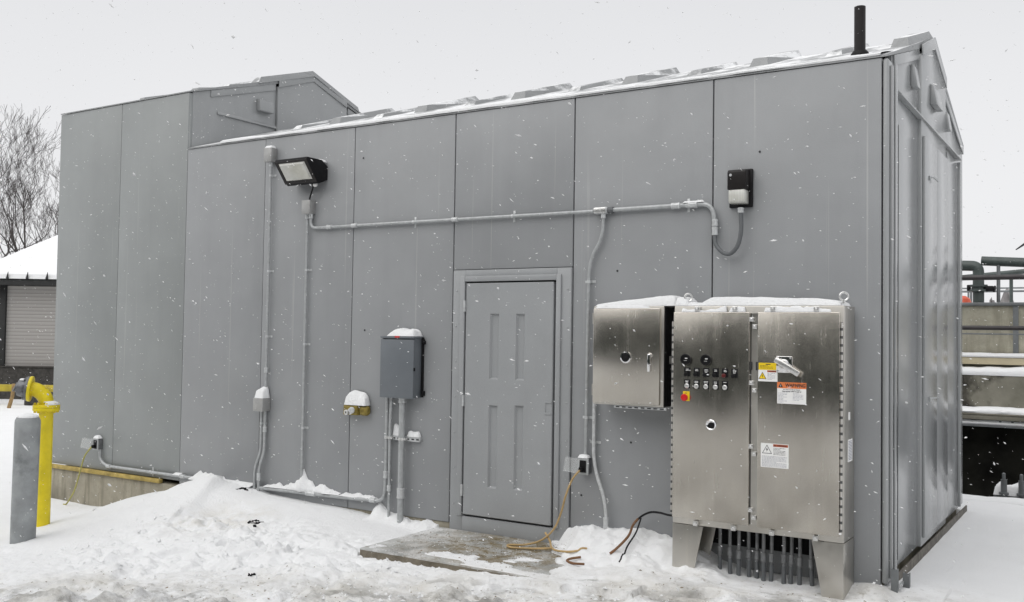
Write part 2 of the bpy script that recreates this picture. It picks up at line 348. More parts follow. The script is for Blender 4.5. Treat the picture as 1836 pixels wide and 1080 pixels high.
# ------------------------------------------------------------------ mesh helpers
ORG = {}
def tag(o, label=None, cat=None, group=None, kind=None):
    for k, v in (('label', label), ('category', cat), ('group', group), ('kind', kind)):
        if v: o[k] = v
    return o
def thing(name, loc, label, cat, group=None):
    o = bpy.data.objects.new(name, None); COL.objects.link(o); o.location = loc; o.empty_display_size = .1
    ORG[o] = Vector(loc); return tag(o, label, cat, group)
class MB:
    def __init__(s): s.bm = bmesh.new(); s.mi = 0
    def box(s, x0, x1, y0, y1, z0, z1, bev=0., seg=2, mtx=None):
        t = bmesh.new()
        bmesh.ops.create_cube(t, size=1, matrix=Matrix.Translation(((x0+x1)/2, (y0+y1)/2, (z0+z1)/2)) @ Matrix.Diagonal((abs(x1-x0), abs(y1-y0), abs(z1-z0), 1)))
        if bev: bmesh.ops.bevel(t, geom=t.edges[:], offset=bev, segments=seg, affect='EDGES', profile=.5)
        s.merge(t, mtx); return s
    def merge(s, t, mtx=None):
        if mtx is not None: bmesh.ops.transform(t, matrix=mtx, verts=t.verts[:])
        for f in t.faces: f.material_index = s.mi
        me = bpy.data.meshes.new('tmp'); t.to_mesh(me); t.free(); s.bm.from_mesh(me); bpy.data.meshes.remove(me)
    def raw(s, verts, faces):
        v = [s.bm.verts.new(p) for p in verts]
        for f in faces:
            try: s.bm.faces.new([v[i] for i in f])
            except ValueError: pass
        return s
    def tube(s, pts, r, seg=10, caps=True):
        pts = [Vector(p) for p in pts]; n = len(pts); rs = r if isinstance(r, (list, tuple)) else [r]*n
        T = []
        for i in range(n):
            a = pts[max(0, i-1)]; b = pts[min(n-1, i+1)]; T.append((b-a).normalized())
        u = T[0].orthogonal().normalized(); rings = []
        for i in range(n):
            u = (u-T[i]*u.dot(T[i]));  u = u.normalized() if u.length > 1e-6 else T[i].orthogonal().normalized()
            w = T[i].cross(u)
            rings.append([s.bm.verts.new(pts[i]+(u*math.cos(a)+w*math.sin(a))*rs[i]) for a in [2*math.pi*k/seg for k in range(seg)]])
        for i in range(n-1):
            for k in range(seg):
                s.bm.faces.new((rings[i][k], rings[i][(k+1) % seg], rings[i+1][(k+1) % seg], rings[i+1][k]))
        if caps:
            s.bm.faces.new(rings[0][::-1]); s.bm.faces.new(rings[-1])
        return s
    def lathe(s, prof, origin, axis=(0, 0, 1), seg=24):
        """prof: (radius, height) pairs along axis"""
        ax = Vector(axis).normalized(); u = ax.orthogonal().normalized(); w = ax.cross(u); o = Vector(origin)
        rings = [[s.bm.verts.new(o+ax*h+(u*math.cos(a)+w*math.sin(a))*max(r, 1e-4)) for a in [2*math.pi*k/seg for k in range(seg)]] for r, h in prof]
        for i in range(len(rings)-1):
            for k in range(seg): s.bm.faces.new((rings[i][k], rings[i][(k+1) % seg], rings[i+1][(k+1) % seg], rings[i+1][k]))
        s.bm.faces.new(rings[0][::-1]); s.bm.faces.new(rings[-1]); return s
    def prism(s, poly, a0, a1, axis='x', bev=0.):
        """poly: 2-D outline in the plane across the axis; extruded from a0 to a1"""
        f = {'x': lambda p, q, a: (a, p, q), 'y': lambda p, q, a: (p, a, q), 'z': lambda p, q, a: (p, q, a)}[axis]
        t = bmesh.new(); n = len(poly)
        v0 = [t.verts.new(f(p, q, a0)) for p, q in poly]; v1 = [t.verts.new(f(p, q, a1)) for p, q in poly]
        t.faces.new(v0); t.faces.new(v1[::-1])
        for i in range(n): t.faces.new((v0[i], v1[i], v1[(i+1) % n], v0[(i+1) % n]))
        bmesh.ops.recalc_face_normals(t, faces=t.faces[:])
        if bev: bmesh.ops.bevel(t, geom=t.edges[:], offset=bev, segments=2, affect='EDGES', profile=.5)
        s.merge(t); return s
    def build(s, name, mat, parent=None, smooth=True, loc=None, angle=35):
        bmesh.ops.recalc_face_normals(s.bm, faces=s.bm.faces[:])
        me = bpy.data.meshes.new(name); s.bm.to_mesh(me); s.bm.free()
        return link(me, name, mat, parent, smooth, loc, angle)
def link(me, name, mat, parent=None, smooth=True, loc=None, angle=35):
    if smooth:
        me.shade_smooth(); me.set_sharp_from_angle(angle=R(angle))
    for k_ in (mat if isinstance(mat, tuple) else (mat,)): me.materials.append(M[k_])
    o = bpy.data.objects.new(name, me); COL.objects.link(o)
    if parent is not None:
        o.parent = parent; ORG[o] = ORG[parent]; off = ORG[parent]
    else:
        n = len(me.vertices); a = np.empty(n*3, 'f'); me.vertices.foreach_get('co', a); a = a.reshape(-1, 3)
        off = Vector(loc) if loc else Vector(((a[:, 0].min()+a[:, 0].max())/2, (a[:, 1].min()+a[:, 1].max())/2, a[:, 2].min()))
        off = Vector([float(q) for q in off]); o.location = off; ORG[o] = off
    if off.length: me.transform(Matrix.Translation(-off))
    return o
def fillet(pts, r, n=6):
    pts = [Vector(p) for p in pts]; out = [pts[0]]
    for i in range(1, len(pts)-1):
        a, b, c = pts[i-1], pts[i], pts[i+1]; u = (a-b); w = (c-b)
        k = min(r if not isinstance(r, list) else r[i-1], u.length*.48, w.length*.48); p = b+u.normalized()*k; q = b+w.normalized()*k
        for j in range(n+1):
            t = j/n; out.append(p*(1-t)**2+b*2*t*(1-t)+q*t*t)
    out.append(pts[-1]); return out
def spline(pts, n=8):
    P = [Vector(p) for p in pts]; P = [P[0]*2-P[1]]+P+[P[-1]*2-P[-2]]; out = []
    for i in range(1, len(P)-2):
        for j in range(n):
            t = j/n; a, b, c, d = P[i-1:i+3]
            out.append(.5*((2*b)+(c-a)*t+(2*a-5*b+4*c-d)*t*t+(3*b-a-3*c+d)*t**3))
    out.append(P[-2]); return out
def recess_sheet(b, x0, x1, z0, z1, y, recs, dep, m=.014):
    """front sheet of a door in the plane y with sunk panels"""
    xs = sorted({x0, x1, *[q for r in recs for q in r[:2]]}); zs = sorted({z0, z1, *[q for r in recs for q in r[2:]]})
    for i in range(len(xs)-1):
        for j in range(len(zs)-1):
            cx, cz = (xs[i]+xs[i+1])/2, (zs[j]+zs[j+1])/2
            if any(r[0] < cx < r[1] and r[2] < cz < r[3] for r in recs): continue
            b.raw([(xs[i], y, zs[j]), (xs[i+1], y, zs[j]), (xs[i+1], y, zs[j+1]), (xs[i], y, zs[j+1])], [(0, 1, 2, 3)])
    for (a, c, d, e) in recs:
        b.raw([(a, y, d), (c, y, d), (c, y, e), (a, y, e), (a+m, y+dep, d+m), (c-m, y+dep, d+m), (c-m, y+dep, e-m), (a+m, y+dep, e-m)],
              [(4, 5, 6, 7), (0, 1, 5, 4), (1, 2, 6, 5), (2, 3, 7, 6), (3, 0, 4, 7)])
    bmesh.ops.remove_doubles(b.bm, verts=b.bm.verts[:], dist=1e-4)

def snow_heap(name, x0, x1, y0, y1, z, hgt, label, seed=0, lean=0., step=.012, bumpy=.35, group='snow lying on top of things', profile=None, edge=.045):
    """a soft heap of snow over a rectangular top, closed at the bottom"""
    nx = max(6, int((x1-x0)/step)); ny = max(5, int((y1-y0)/step))
    X, Y = np.meshgrid(np.linspace(x0, x1, nx+1), np.linspace(y0, y1, ny+1), indexing='ij')
    e = np.minimum(np.minimum(X-x0, x1-X), np.minimum(Y-y0, (y1-Y)+.5*edge)) ; e = e+edge*.35*fbm(X*16, Y*16, seed+5, 3)
    shape = .30+.70*np.sqrt(np.clip(1-(1-np.clip(e/edge, 0, 1))**2, 0, 1)); shape[0] = shape[-1] = 0; shape[:, 0] = 0; shape[:, -1] = 0
    H = hgt*(1+lean*((X-x0)/(x1-x0)-.5))*(1+bumpy*fbm(X*9, Y*9, seed, 4)*2)
    if profile: H = H*np.interp((X-x0)/(x1-x0), [p for p, _ in profile], [q for _, q in profile])
    Z = z+.001+shape*H
    vs = np.stack([X, Y, Z], -1).reshape(-1, 3).tolist(); w = ny+1
    fs = [(i*w+j, (i+1)*w+j, (i+1)*w+j+1, i*w+j+1) for i in range(nx) for j in range(ny)]
    me = bpy.data.meshes.new(name); me.from_pydata(vs, [], fs); me.update()
    return tag(link(me, name, 'snow', angle=80), label, 'snow', group)

# ------------------------------------------------------------------ ground mesh
def axis_pts(segs):
    out = [segs[0][0]]
    for a, b, st in segs:
        n = max(1, int(round((b-a)/st))); out += [a+(b-a)*k/n for k in range(1, n+1)]
    return np.array(out)
gx = axis_pts([(-140, -40, 10), (-40, -14, 1.), (-14, -9.6, .1), (-9.6, -7.4, .03), (-7.4, .6, .0135), (.6, .9, .03), (.9, 3, .08), (3, 12, .6), (12, 90, 8)])
gy = axis_pts([(-60, -12, 4), (-12, -4.2, .2), (-4.2, -2.8, .03), (-2.8, .06, .0135), (.06, 4.6, .09), (4.6, 4.7, .02), (4.7, 12, .4), (12, 12.1, .02), (12.1, 130, 6)])
GX, GY = np.meshgrid(gx, gy, indexing='ij'); GZ = ground_h(GX, GY)
inside = (GX > -9.83) & (GX < -.02) & (GY > .05) & (GY < 3.8); GZ = np.where(inside, np.minimum(GZ, -.45), GZ)
nx_, ny_ = len(gx), len(gy)
me = bpy.data.meshes.new('snow_ground')
idx = np.arange(nx_*ny_).reshape(nx_, ny_)
fs = np.stack([idx[:-1, :-1], idx[1:, :-1], idx[1:, 1:], idx[:-1, 1:]], -1).reshape(-1, 4)
me.from_pydata(np.stack([GX, GY, GZ], -1).reshape(-1, 3).tolist(), [], fs.tolist()); me.update()
o = link(me, 'snow_ground', 'ground', loc=(0, 0, 0), angle=80); o['kind'] = 'structure'

# ------------------------------------------------------------------ the two joined buildings
SE = [-9.862, -8.645, -7.452, -6.215, -4.973, -3.753, -2.507, -1.272, -.012]      # panel joints along the front
def gable_end(bld, xf, z_e, z_m, z_r, z_ledge, z_door, big):
    """end wall facing right in the plane x = xf: three sheets, drip ledge, hoods, double door"""
    Y1, Y2, Y3 = 1.32, 2.58, 3.86
    ya = .27 if big else .0515; tp = .018 if big else .012
    rb = lambda y: z_e+.002+(y+.008)*.296
    b = MB(); b.prism([(ya, -.0), (Y1-.006, -.0), (Y1-.006, rb(Y1)-.002), (ya, rb(ya)-.002)], xf-.05, xf, 'x', .006)
    b.build('gable_panel', 'endwall', bld)
    b = MB(); b.prism([(Y1+.002, 0), (Y2-.002, 0), (Y2-.002, z_m-.03), (1.93, z_r-.06), (Y1+.002, z_m-.03)], xf-.05, xf+.028, 'x', .008)
    b.build('gable_panel', 'endwall', bld)
    b = MB(); b.prism([(Y2+.006, 0), (Y3, 0), (Y3, z_e), (Y2+.006, z_m-.05)], xf-.05, xf, 'x', .006)
    b.build('gable_panel', 'endwall', bld)
    # raised trims along the rake
    b = MB(); b.prism([(.30, rb(.3)-.085), (Y1-.02, rb(Y1)-.09), (Y1-.02, rb(Y1)-.003), (.30, rb(.3)-.003)], xf+.001, xf+tp, 'x', .006)
    b.prism([(Y1+.01, z_m-.04), (1.93, z_r-.085), (Y2-.01, z_m-.04), (Y2-.01, z_m+.05), (1.93, z_r+.02), (Y1+.01, z_m+.05)], xf+.029, xf+.032+tp*.5, 'x', .001)
    b.prism([(Y2+.03, z_m-.115), (Y3-.02, z_e-.07), (Y3-.02, z_e), (Y2+.03, z_m-.035)], xf+.001, xf+.016, 'x', .004)
    b.build('rake_trim', 'endwall', bld)
    # sloped drip ledge
    dl = .046 if big else .020
    b = MB(); b.prism([(xf+.001, z_ledge+.5*dl), (xf+dl, z_ledge-.022), (xf+dl, z_ledge-.034), (xf+.001, z_ledge-.034)], .40, 3.50, 'y', .003)
    b.build('drip_ledge', 'endwall', bld)
    hoods = [(1.00, 1.14, z_ledge+.17, .05), (1.72, 2.06, z_ledge+.17, .055), (2.64, 2.80, z_ledge+.13, .05)] if big else [(1.00, 1.22, z_ledge+.13, .05)]
    for y0, y1, zb, dp in hoods:
        f = .028 if Y1 < y0 < Y2 else 0
        b = MB(); b.prism([(xf+f+.001, zb+.18), (xf+f+.028, zb+.165), (xf+f+dp, zb+.025), (xf+f+dp, zb), (xf+f+.001, zb)] if big else [(xf+.001, zb+.15), (xf+.06, zb+.14), (xf+.07, zb+.01), (xf+.065, zb), (xf+.001, zb)], y0, y1, 'y', .006)
        b.build('vent_hood', 'endwall', bld)
    if big:
        # stiffener strips, double door
        b = MB()
        for y in (.43,): b.box(xf+.001, xf+.018, y-.012, y+.012, .06, z_door-.08, .005)
        b.build('wall_strip', 'groove', bld)
        d = MB(); d.box(xf+.029, xf+.052, Y1+.035, (Y1+Y2)/2-.004, .07, z_door, .006)
        d = d.build('end_door', 'endwall', bld)
        for z in (3.05, 1.19):
            h = MB(); h.box(xf+.053, xf+.066, 1.52, 1.56, z-.018, z+.018, .004); h.tube([(xf+.06, 1.55, z+.010), (xf+.08, 1.60, z+.010), (xf+.08, 1.80, z+.006)], .006, 8); h.build('door_latch', 'galvd', d)
        d = MB(); d.box(xf+.029, xf+.050, (Y1+Y2)/2+.004, Y2-.035, .07, z_door, .006); d.build('end_door', 'endwall', bld)
        b = MB(); b.box(xf+.001, xf+.03, Y2+.10, Y2+.125, .05, z_ledge-.08, .004); b.box(xf+.001, xf+.03, 3.50, 3.535, .02, z_ledge-.05, .004)
        b.build('wall_strip', 'endwall', bld)

def roof(bld, x0, x1, ze, zr, ribs, y0=-.008, yr=1.93, yb=3.868):
    """low pitched sandwich roof with eave lip"""
    b = MB(); t = .045
    b.prism([(y0, ze+.002), (y0, ze+.016), (yr, zr+.028), (yb, ze+.028), (yb, ze+.002), (yr, zr-t)], x0, x1, 'x')
    rf = b.build('roof', 'roof', bld, False)
    s = (zr-ze)/(yr-y0)
    for x, w, h in [(q0, q1, q2*.85) for q0, q1, q2 in ribs]:
        y1 = 1.03; za = lambda y: ze+.018+(y-y0)*s
        b = MB(); a, c = w/2, w/2*.62
        P = []
        for y, hh, k in ((y1-.02, 0, 1.), (y1+.03, h, .75), (yr, h, 1.), (2*yr-y1, h, .75)):
            zz = za(y) if y <= yr else za(2*yr-y)
            P += [(x-a*k, y, zz-.012), (x-c*k, y, zz+hh), (x+c*k, y, zz+hh), (x+a*k, y, zz-.012)]
        F = []
        for i in range(3):
            for k in range(4): F.append((i*4+k, i*4+(k+1) % 4, i*4+4+(k+1) % 4, i*4+4+k))
        F += [(0, 1, 2, 3), (12, 15, 14, 13)]
        b.raw(P, F); b.build('roof_rib', 'roof', rf, False)
    return rf

main = thing('grey_building', (-3.7, 0, 0), 'long low grey panelled building with the walk-in door and a ribbed snowy roof', 'building')
tall = thing('grey_building', (-8.65, 0, 0), 'taller grey gabled building at the left end, joined to the low one', 'building')
EH, TH = 3.70, 4.347
def wall_panel(bld, x0, x1, z0, z1, g=.0045, mt='wall'):
    b = MB(); b.box(x0+g, x1-g, 0, .05, z0, z1, .004); return b.build('wall_panel', mt, bld)
def faint(b, x, z0, z1): b.box(x-.003, x+.003, -.0015, .003, z0, z1)
wall_panel(tall, SE[0], SE[1], 0, TH, .0025, 'wallb'); wall_panel(tall, SE[1], SE[2], 0, TH, .0025, 'wallb')
wall_panel(main, SE[2], SE[3], -.03, EH, .003); wall_panel(main, SE[3], SE[4], -.03, EH, .003)
wall_panel(main, SE[4], SE[5], -.03, EH, .006); wall_panel(main, SE[5], SE[6], 2.262, EH, .006)
wall_panel(main, SE[6], SE[7], -.06, EH, .006)
wall_panel(main, SE[7], SE[8], -.06, EH, .005)
# carcass behind the joints
b = MB(); b.box(SE[2]+.01, SE[5]-.004, .056, 3.80, .01, EH-.03); b.box(SE[5]-.004, SE[6]+.004, .10, 3.80, .01, EH-.03); b.box(SE[6]+.004, -.055, .056, 3.80, .01, EH-.03)
b.prism([(.056, EH-.03), (3.80, EH-.03), (1.93, EH+.48)], SE[2]+.01, -.055, 'x'); b.build('carcass', 'groove', main, False)
b = MB(); b.box(SE[0]+.02, SE[2]-.055, .056, 3.80, .01, TH-.03); b.prism([(.056, TH-.03), (3.80, TH-.03), (1.93, TH+.48)], SE[0]+.02, SE[2]-.055, 'x'); b.build('carcass', 'groove', tall, False)
# left end wall of the tall part and backs
b = MB(); b.prism([(0.06, 0), (3.86, 0), (3.86, TH), (1.93, TH+.55), (.06, TH)], SE[0], SE[0]+.018, 'x'); b.build('gable_panel', 'endwall', tall)
for bl, xa, xb, zz in ((tall, SE[0], SE[2], TH), (main, SE[2], 0, EH)):
    b = MB(); b.box(xa+.02, xb-.06, 3.81, 3.86, 0, zz, .004); b.build('rear_wall', 'wall', bl)
gable_end(main, 0., EH, 4.085, 4.335, 3.545, 3.375, True)
gable_end(tall, SE[2]-.003, TH, 4.735, 4.99, 4.21, 0, False)
roof(main, SE[2]+.02, .012, EH, 4.325, [(-.085, .23, .085)]+[(-.012-1.2375*k, .27, .085) for k in range(1, 6)]+[(-.60-1.2375*k, .20, .05) for k in range(0, 6)])
roof(tall, SE[0], SE[2]+.014, TH, 4.965, [(-7.50, .2, .075), (-8.645, .27, .085), (-9.7, .2, .085), (-8.05, .2, .05)])
# corner trims
b = MB(); b.box(-.010, .030, .004, .272, -.03, EH-.005, .016, 3); b.build('corner_trim', 'endwall', main)
b = MB(); b.box(.031, .052, .05, .085, .0, EH-.05, .006); b.box(.031, .046, .19, .262, .0, EH+.0, .006); b.build('corner_flange', 'endwall', main)
# foundation
b = MB(); b.box(SE[0]-.02, SE[2]+.004, -.022, 3.9, -.9, -.052, .006); b.build('foundation', 'conc', tall)
b = MB(); b.box(SE[2]+.006, -.06, .060, 3.9, -.9, -.006, .006); b.box(SE[2]+.006, SE[5], .012, .06, -.9, -.032, .004); b.build('foundation', 'conc', main)
b = MB(); b.box(SE[0]-.02, -7.73, -.05, -.0, -.05, -.004, .004); b.build('sill_board', 'foam', tall)
b = MB(); b.box(.030, .044, .30, 3.86, -.12, -.012, .004); b.build('sill_strip', 'sill', main)
# door surround + leaf
b = MB(); fx0, fx1, fz = -3.738, -2.512, 2.256
for (x0, x1, z0, z1) in ((fx0, -3.602, -.085, fz), (-2.650, fx1, -.085, fz), (-3.602, -2.650, 2.152, fz), (-3.602, -2.650, -.085, .048)):
    b.box(x0, x1, -.016, .06, z0, z1, .004)
for (x0, x1, z0, z1) in ((-3.652, -3.600, .05, 2.20), (-2.652, -2.604, .05, 2.20), (-3.600, -2.652, 2.150, 2.20)):
    b.box(x0, x1, -.034, -.013, z0, z1, .007)
b.build('door_frame', 'door', main)
b = MB(); b.box(-3.66, -2.60, .07, .09, .03, 2.2); b.build('door_recess', 'groove', main)
lx0, lx1, lz0, lz1, ly = -3.586, -2.676, .066, 2.136, -.030
recs = [(-3.322, -3.228, 1.283, 1.862), (-3.050, -2.961, 1.283, 1.862), (-3.322, -3.230, .325, 1.053), (-3.052, -2.962, .334, 1.064)]
b = MB(); recess_sheet(b, lx0+.006, lx1-.006, lz0+.006, lz1-.006, ly, recs, .020)
b.raw([(lx1-.006, ly, lz0+.006), (lx1-.006, ly, lz1-.006), (lx1, ly+.006, lz1-.004), (lx1, ly+.006, lz0+.004), (lx1, .03, lz1), (lx1, .03, lz0)], [(0, 1, 2, 3), (3, 2, 4, 5)])
b.raw([(lx0+.006, ly, lz0+.006), (lx0+.006, ly, lz1-.006), (lx0, ly+.006, lz1-.004), (lx0, ly+.006, lz0+.004), (lx0, .03, lz1), (lx0, .03, lz0)], [(0, 1, 2, 3), (3, 2, 4, 5)])
b.raw([(lx0+.006, ly, lz1-.006), (lx1-.006, ly, lz1-.006), (lx1, ly+.006, lz1), (lx0, ly+.006, lz1), (lx1, .03, lz1), (lx0, .03, lz1)], [(0, 1, 2, 3), (3, 2, 4, 5)])
b.raw([(lx0+.006, ly, lz0+.006), (lx1-.006, ly, lz0+.006), (lx1, ly+.006, lz0), (lx0, ly+.006, lz0), (lx1, .03, lz0), (lx0, .03, lz0)], [(0, 1, 2, 3), (3, 2, 4, 5)])
door = b.build('door', 'door', main)
b = MB(); b.box(-2.745, -2.684, ly-.005, ly+.001, 1.0, 1.02, .001); b.box(-2.745, -2.737, ly-.005, ly+.001, 1.02, 1.10, .001); b.box(-2.745, -2.684, ly-.005, ly+.001, 1.10, 1.112, .001)
b.build('pull_latch', 'door', door)
for z in (1.93, 1.08, .28):
    b = MB(); b.tube([(-3.595, -.040, z-.05), (-3.595, -.040, z+.05)], .009, 10); b.box(-3.604, -3.586, -.037, -.02, z-.05, z+.05); b.build('hinge', 'galv', door)
# rivets round the surround
for x in (-3.70, -2.545):
    for k in range(7): MB().lathe([(.008, 0), (.007, .004), (.001, .006)], (x, -.016, .15+k*.32), (0, -1, 0), 8).build('fastener', 'galvd', main)
# vent stack
b = MB(); b.lathe([(.001, .40), (.034, .40), (.034, .405), (.042, .41), (.042, -.12)], (-.262, .42, 3.82), (0, 0, 1), 20); b.build('vent_pipe', 'bronze', main)
b = MB(); b.lathe([(.07, -.03), (.065, .012), (.045, .035)], (-.262, .42, 3.86), (0, -.31, 1), 20); b.build('pipe_flashing', 'black', main)
# small screw holes / plugs in the wall
for x, z in ((-2.090, 2.217), (-4.86, 3.385), (-4.80, 1.70), (-1.95, .82), (-2.40, .35), (-.9, 3.1)): MB().lathe([(.009, 0), (.008, .004)], (x, -.0005, z), (0, -1, 0), 8).build('wall_plug', 'groove', main)

# snow strip along the eave
def eave_strip(x0, x1, zb, label, seed):
    n = int((x1-x0)/.03); X = np.linspace(x0, x1, n+1)
    h = .010+.030*np.clip(.55+1.3*fbm(X*1.6, X*0, seed, 4), .05, 1); fr = -.009-.010*np.clip(fbm(X*5, X*0, seed+3, 3)*2+.4, 0, 1)
    sl = .318; vs = []
    for x, hh, f in zip(X, h, fr):
        for y, k in ((f, 0.), (f-.004, .6), (f+.03, 1.), (.15, .9), (.5, .02)): vs.append((x, y, zb+.017+(max(y, -.008)+.008)*sl+hh*k))
    me = bpy.data.meshes.new('snow_strip'); me.from_pydata(vs, [], [(i*5+j, (i+1)*5+j, (i+1)*5+j+1, i*5+j+1) for i in range(n) for j in range(4)]); me.update()
    tag(link(me, 'snow_strip', 'snow', angle=80), label, 'snow')
eave_strip(-6.9, -.02, EH, 'thin white line of snow lying along the low eave of the long roof', 5)

# ------------------------------------------------------------------ wall hardware
def strap(b, x, z, r, y, horiz=False):
    """two-hole conduit strap"""
    if horiz:
        b.box(x-.011, x+.011, -.004, 0, z-r-.035, z+r+.035, .001); b.tube([(x-.011, y, z), (x+.011, y, z)], r+.003, 12)
    else:
        b.box(x-r-.035, x+r+.035, -.004, 0, z-.011, z+.011, .001); b.tube([(x, y, z-.011), (x, y, z+.011)], r+.003, 12)
def coupling(b, p, d, r, L=.06):
    p = Vector(p); d = Vector(d).normalized(); k = r+.006
    b.lathe([(r, -L/2-.004), (k+.002, -L/2), (k+.002, -L/2+.014), (k, -L/2+.014), (k, L/2-.014), (k+.002, L/2-.014), (k+.002, L/2), (r, L/2+.004)], p, d, 14)
def conduit(path, r, label, straps=(), couplings=(), mat='galvd', group='metal conduits running over the grey wall', name='conduit', y=None):
    b = MB(); b.tube(path, r, 12); mn = Vector(path[0])
    t = thing(name, tuple(path[-1]), label, 'conduit', group); b.build('tube', mat, t)
    for (x, z, h) in straps:
        s = MB(); strap(s, x, z, r, y if y is not None else -.03, h); s.build('strap', 'galv', t)
    for (p, d, L) in couplings:
        s = MB(); coupling(s, p, d, r, L); s.build('coupling', 'galv', t)
    return t
def junction_box(x0, x1, y0, z0, z1, label):
    t = thing('junction_box', ((x0+x1)/2, 0, z0), label, 'junction box', 'small junction boxes on the wall')
    b = MB(); b.box(x0, x1, y0+.004, -.001, z0, z1, .004); b.build('box', 'alu', t)
    b = MB(); b.box(x0-.002, x1+.002, y0, y0+.004, z0-.002, z1+.002, .0015)
    for x, z in ((x0+.012, z0+.012), (x1-.012, z1-.012)): b.lathe([(.006, 0), (.005, .003)], (x, y0, z), (0, -1, 0), 8)
    b.build('cover', 'alu', t); return t
Q = -.032
junction_box(-6.150, -6.045, -.085, 3.440, 3.582, 'small grey junction box high on the wall beside the big floodlight')
snow_heap('snow_heap', -6.148, -6.05, -.08, -.004, 3.583, .03, 'pinch of snow on the high junction box beside the floodlight', 3, edge=.03)
conduit([(-6.098, Q, 3.445), (-6.098, Q, .985)], .0140, 'thin conduit dropping from the box beside the floodlight to the snow-topped box', [(-6.098, 3.30, 0), (-6.098, 2.30, 0), (-6.098, 1.62, 0)], [((-6.098, Q, 3.42), (0, 0, 1), .05), ((-6.098, Q, 1.27), (0, 0, 1), .05)])
junction_box(-6.190, -6.055, -.115, .850, .982, 'small square steel box low on the wall with snow on its top')
snow_heap('snow_heap', -6.180, -6.058, -.11, -.006, .983, .105, 'rounded snow lump on the small square junction box', 9, edge=.05)
conduit(fillet([(-6.150, Q, .86), (-6.150, Q, .42), (-6.212, Q-.02, .26), (-6.212, Q-.02, -.08)], .12), .0145, 'left of the two short conduits bent below the snow-topped square box', [(-6.150, .72, 0)], [], y=Q)
conduit(fillet([(-6.098, Q, .86), (-6.098, Q, .42), (-6.150, Q-.02, .26), (-6.150, Q-.02, -.08)], .12), .0145, 'right of the two short conduits bent below the snow-topped square box', [], [((-6.098, Q, .66), (0, 0, 1), .05), ((-6.150, Q-.02, .17), (0, 0, 1), .07)], y=Q)
junction_box(-5.592, -5.485, -.085, 2.866, 3.000, 'small grey junction box just under the big floodlight where two conduits start')
conduit([(-5.562, Q, 2.868), (-5.562, Q, .09)], .0135, 'tall straight conduit falling from under the floodlight into a tuft of snow', [(-5.562, 2.3, 0), (-5.562, .71, 0), (-5.562, 1.55, 0)], [((-5.562, Q, 2.845), (0, 0, 1), .05)])
conduit(fillet([(-5.512, Q, 2.868), (-5.512, Q, 2.724), (-5.36, Q, 2.722), (-2.30, Q, 2.717)], .13, 8), .0150, 'long level conduit from under the floodlight to the tee above the door', [(-4.2, 2.72, 1), (-3.1, 2.719, 1)], [((-5.512, Q, 2.845), (0, 0, 1), .05), ((-5.26, Q, 2.7225), (1, 0, 0), .06), ((-3.72, Q, 2.72), (1, 0, 0), .06), ((-4.93, Q, 2.722), (1, 0, 0), .06)])
# tee body
t = thing('conduit_tee', (-2.22, 0, 2.68), 'bright cast tee fitting where the level conduit branches down', 'conduit fitting')
b = MB(); b.box(-2.295, -2.165, -.060, -.002, 2.690, 2.748, .018, 3); b.tube([(-2.208, Q, 2.695), (-2.208, Q, 2.655)], .021, 12); b.build('body', 'galv', t)
b = MB(); b.box(-2.285, -2.175, -.066, -.060, 2.697, 2.742, .003); b.build('cover', 'zinc', t)
b = MB(); b.tube([(-2.164, Q, 2.718), (-2.115, Q, 2.719)], .026, 14); b.build('hub', 'flex', t)
conduit(fillet([(-2.115, Q, 2.719), (-1.255, Q, 2.722), (-1.240, Q, 2.50)], .155, 10), .0185, 'level conduit from the tee that elbows down towards the small wall lamp', [(-1.47, 2.7215, 1)], [((-1.565, Q, 2.721), (1, 0, 0), .07), ((-1.42, Q, 2.722), (1, 0, 0), .07)], 'galvd')
snow_heap('snow_heap', -1.50, -1.33, -.055, -.008, 2.735, .018, 'thin sliver of snow on the elbow of the level conduit', 12, edge=.02)
t = conduit(spline([(-1.240, Q, 2.505), (-1.238, Q-.008, 2.46), (-1.222, Q-.02, 2.395), (-1.165, Q-.03, 2.335), (-1.100, Q-.035, 2.325), (-1.045, Q-.035, 2.385), (-1.020, Q-.035, 2.49), (-1.022, Q-.03, 2.60), (-1.024, Q-.03, 2.67)], 8), .0165, 'dark grey flexible hose hanging in a loop under the small wall lamp', [], [((-1.240, Q, 2.57), (0, 0, 1), .05), ((-1.240, Q, 2.505), (0, 0, 1), .06), ((-1.024, Q-.03, 2.652), (0, 0, 1), .035)], 'flex', name='flexible_conduit')
conduit(spline([(-2.208, Q, 2.665), (-2.212, Q, 2.56), (-2.240, Q, 2.46), (-2.295, Q, 2.365), (-2.330, Q, 2.25), (-2.338, Q, 2.1), (-2.342, Q, 1.6), (-2.345, Q, 1.1), (-2.348, Q, .65)], 8), .0140, 'thin conduit curving down from the tee to the outlet beside the door', [(-2.337, 2.13, 0), (-2.345, 1.0, 0)])
conduit(fillet([(-2.272, Q, 1.135), (-2.272, Q, .60), (-2.140, Q-.02, .32), (-2.138, Q-.03, -.02)], .22, 10), .0150, 'bright conduit from under the small steel cabinet bending right into the snow', [(-2.272, .80, 0)], [((-2.138, Q-.03, .16), (0, 0, 1), .085)], 'galv')
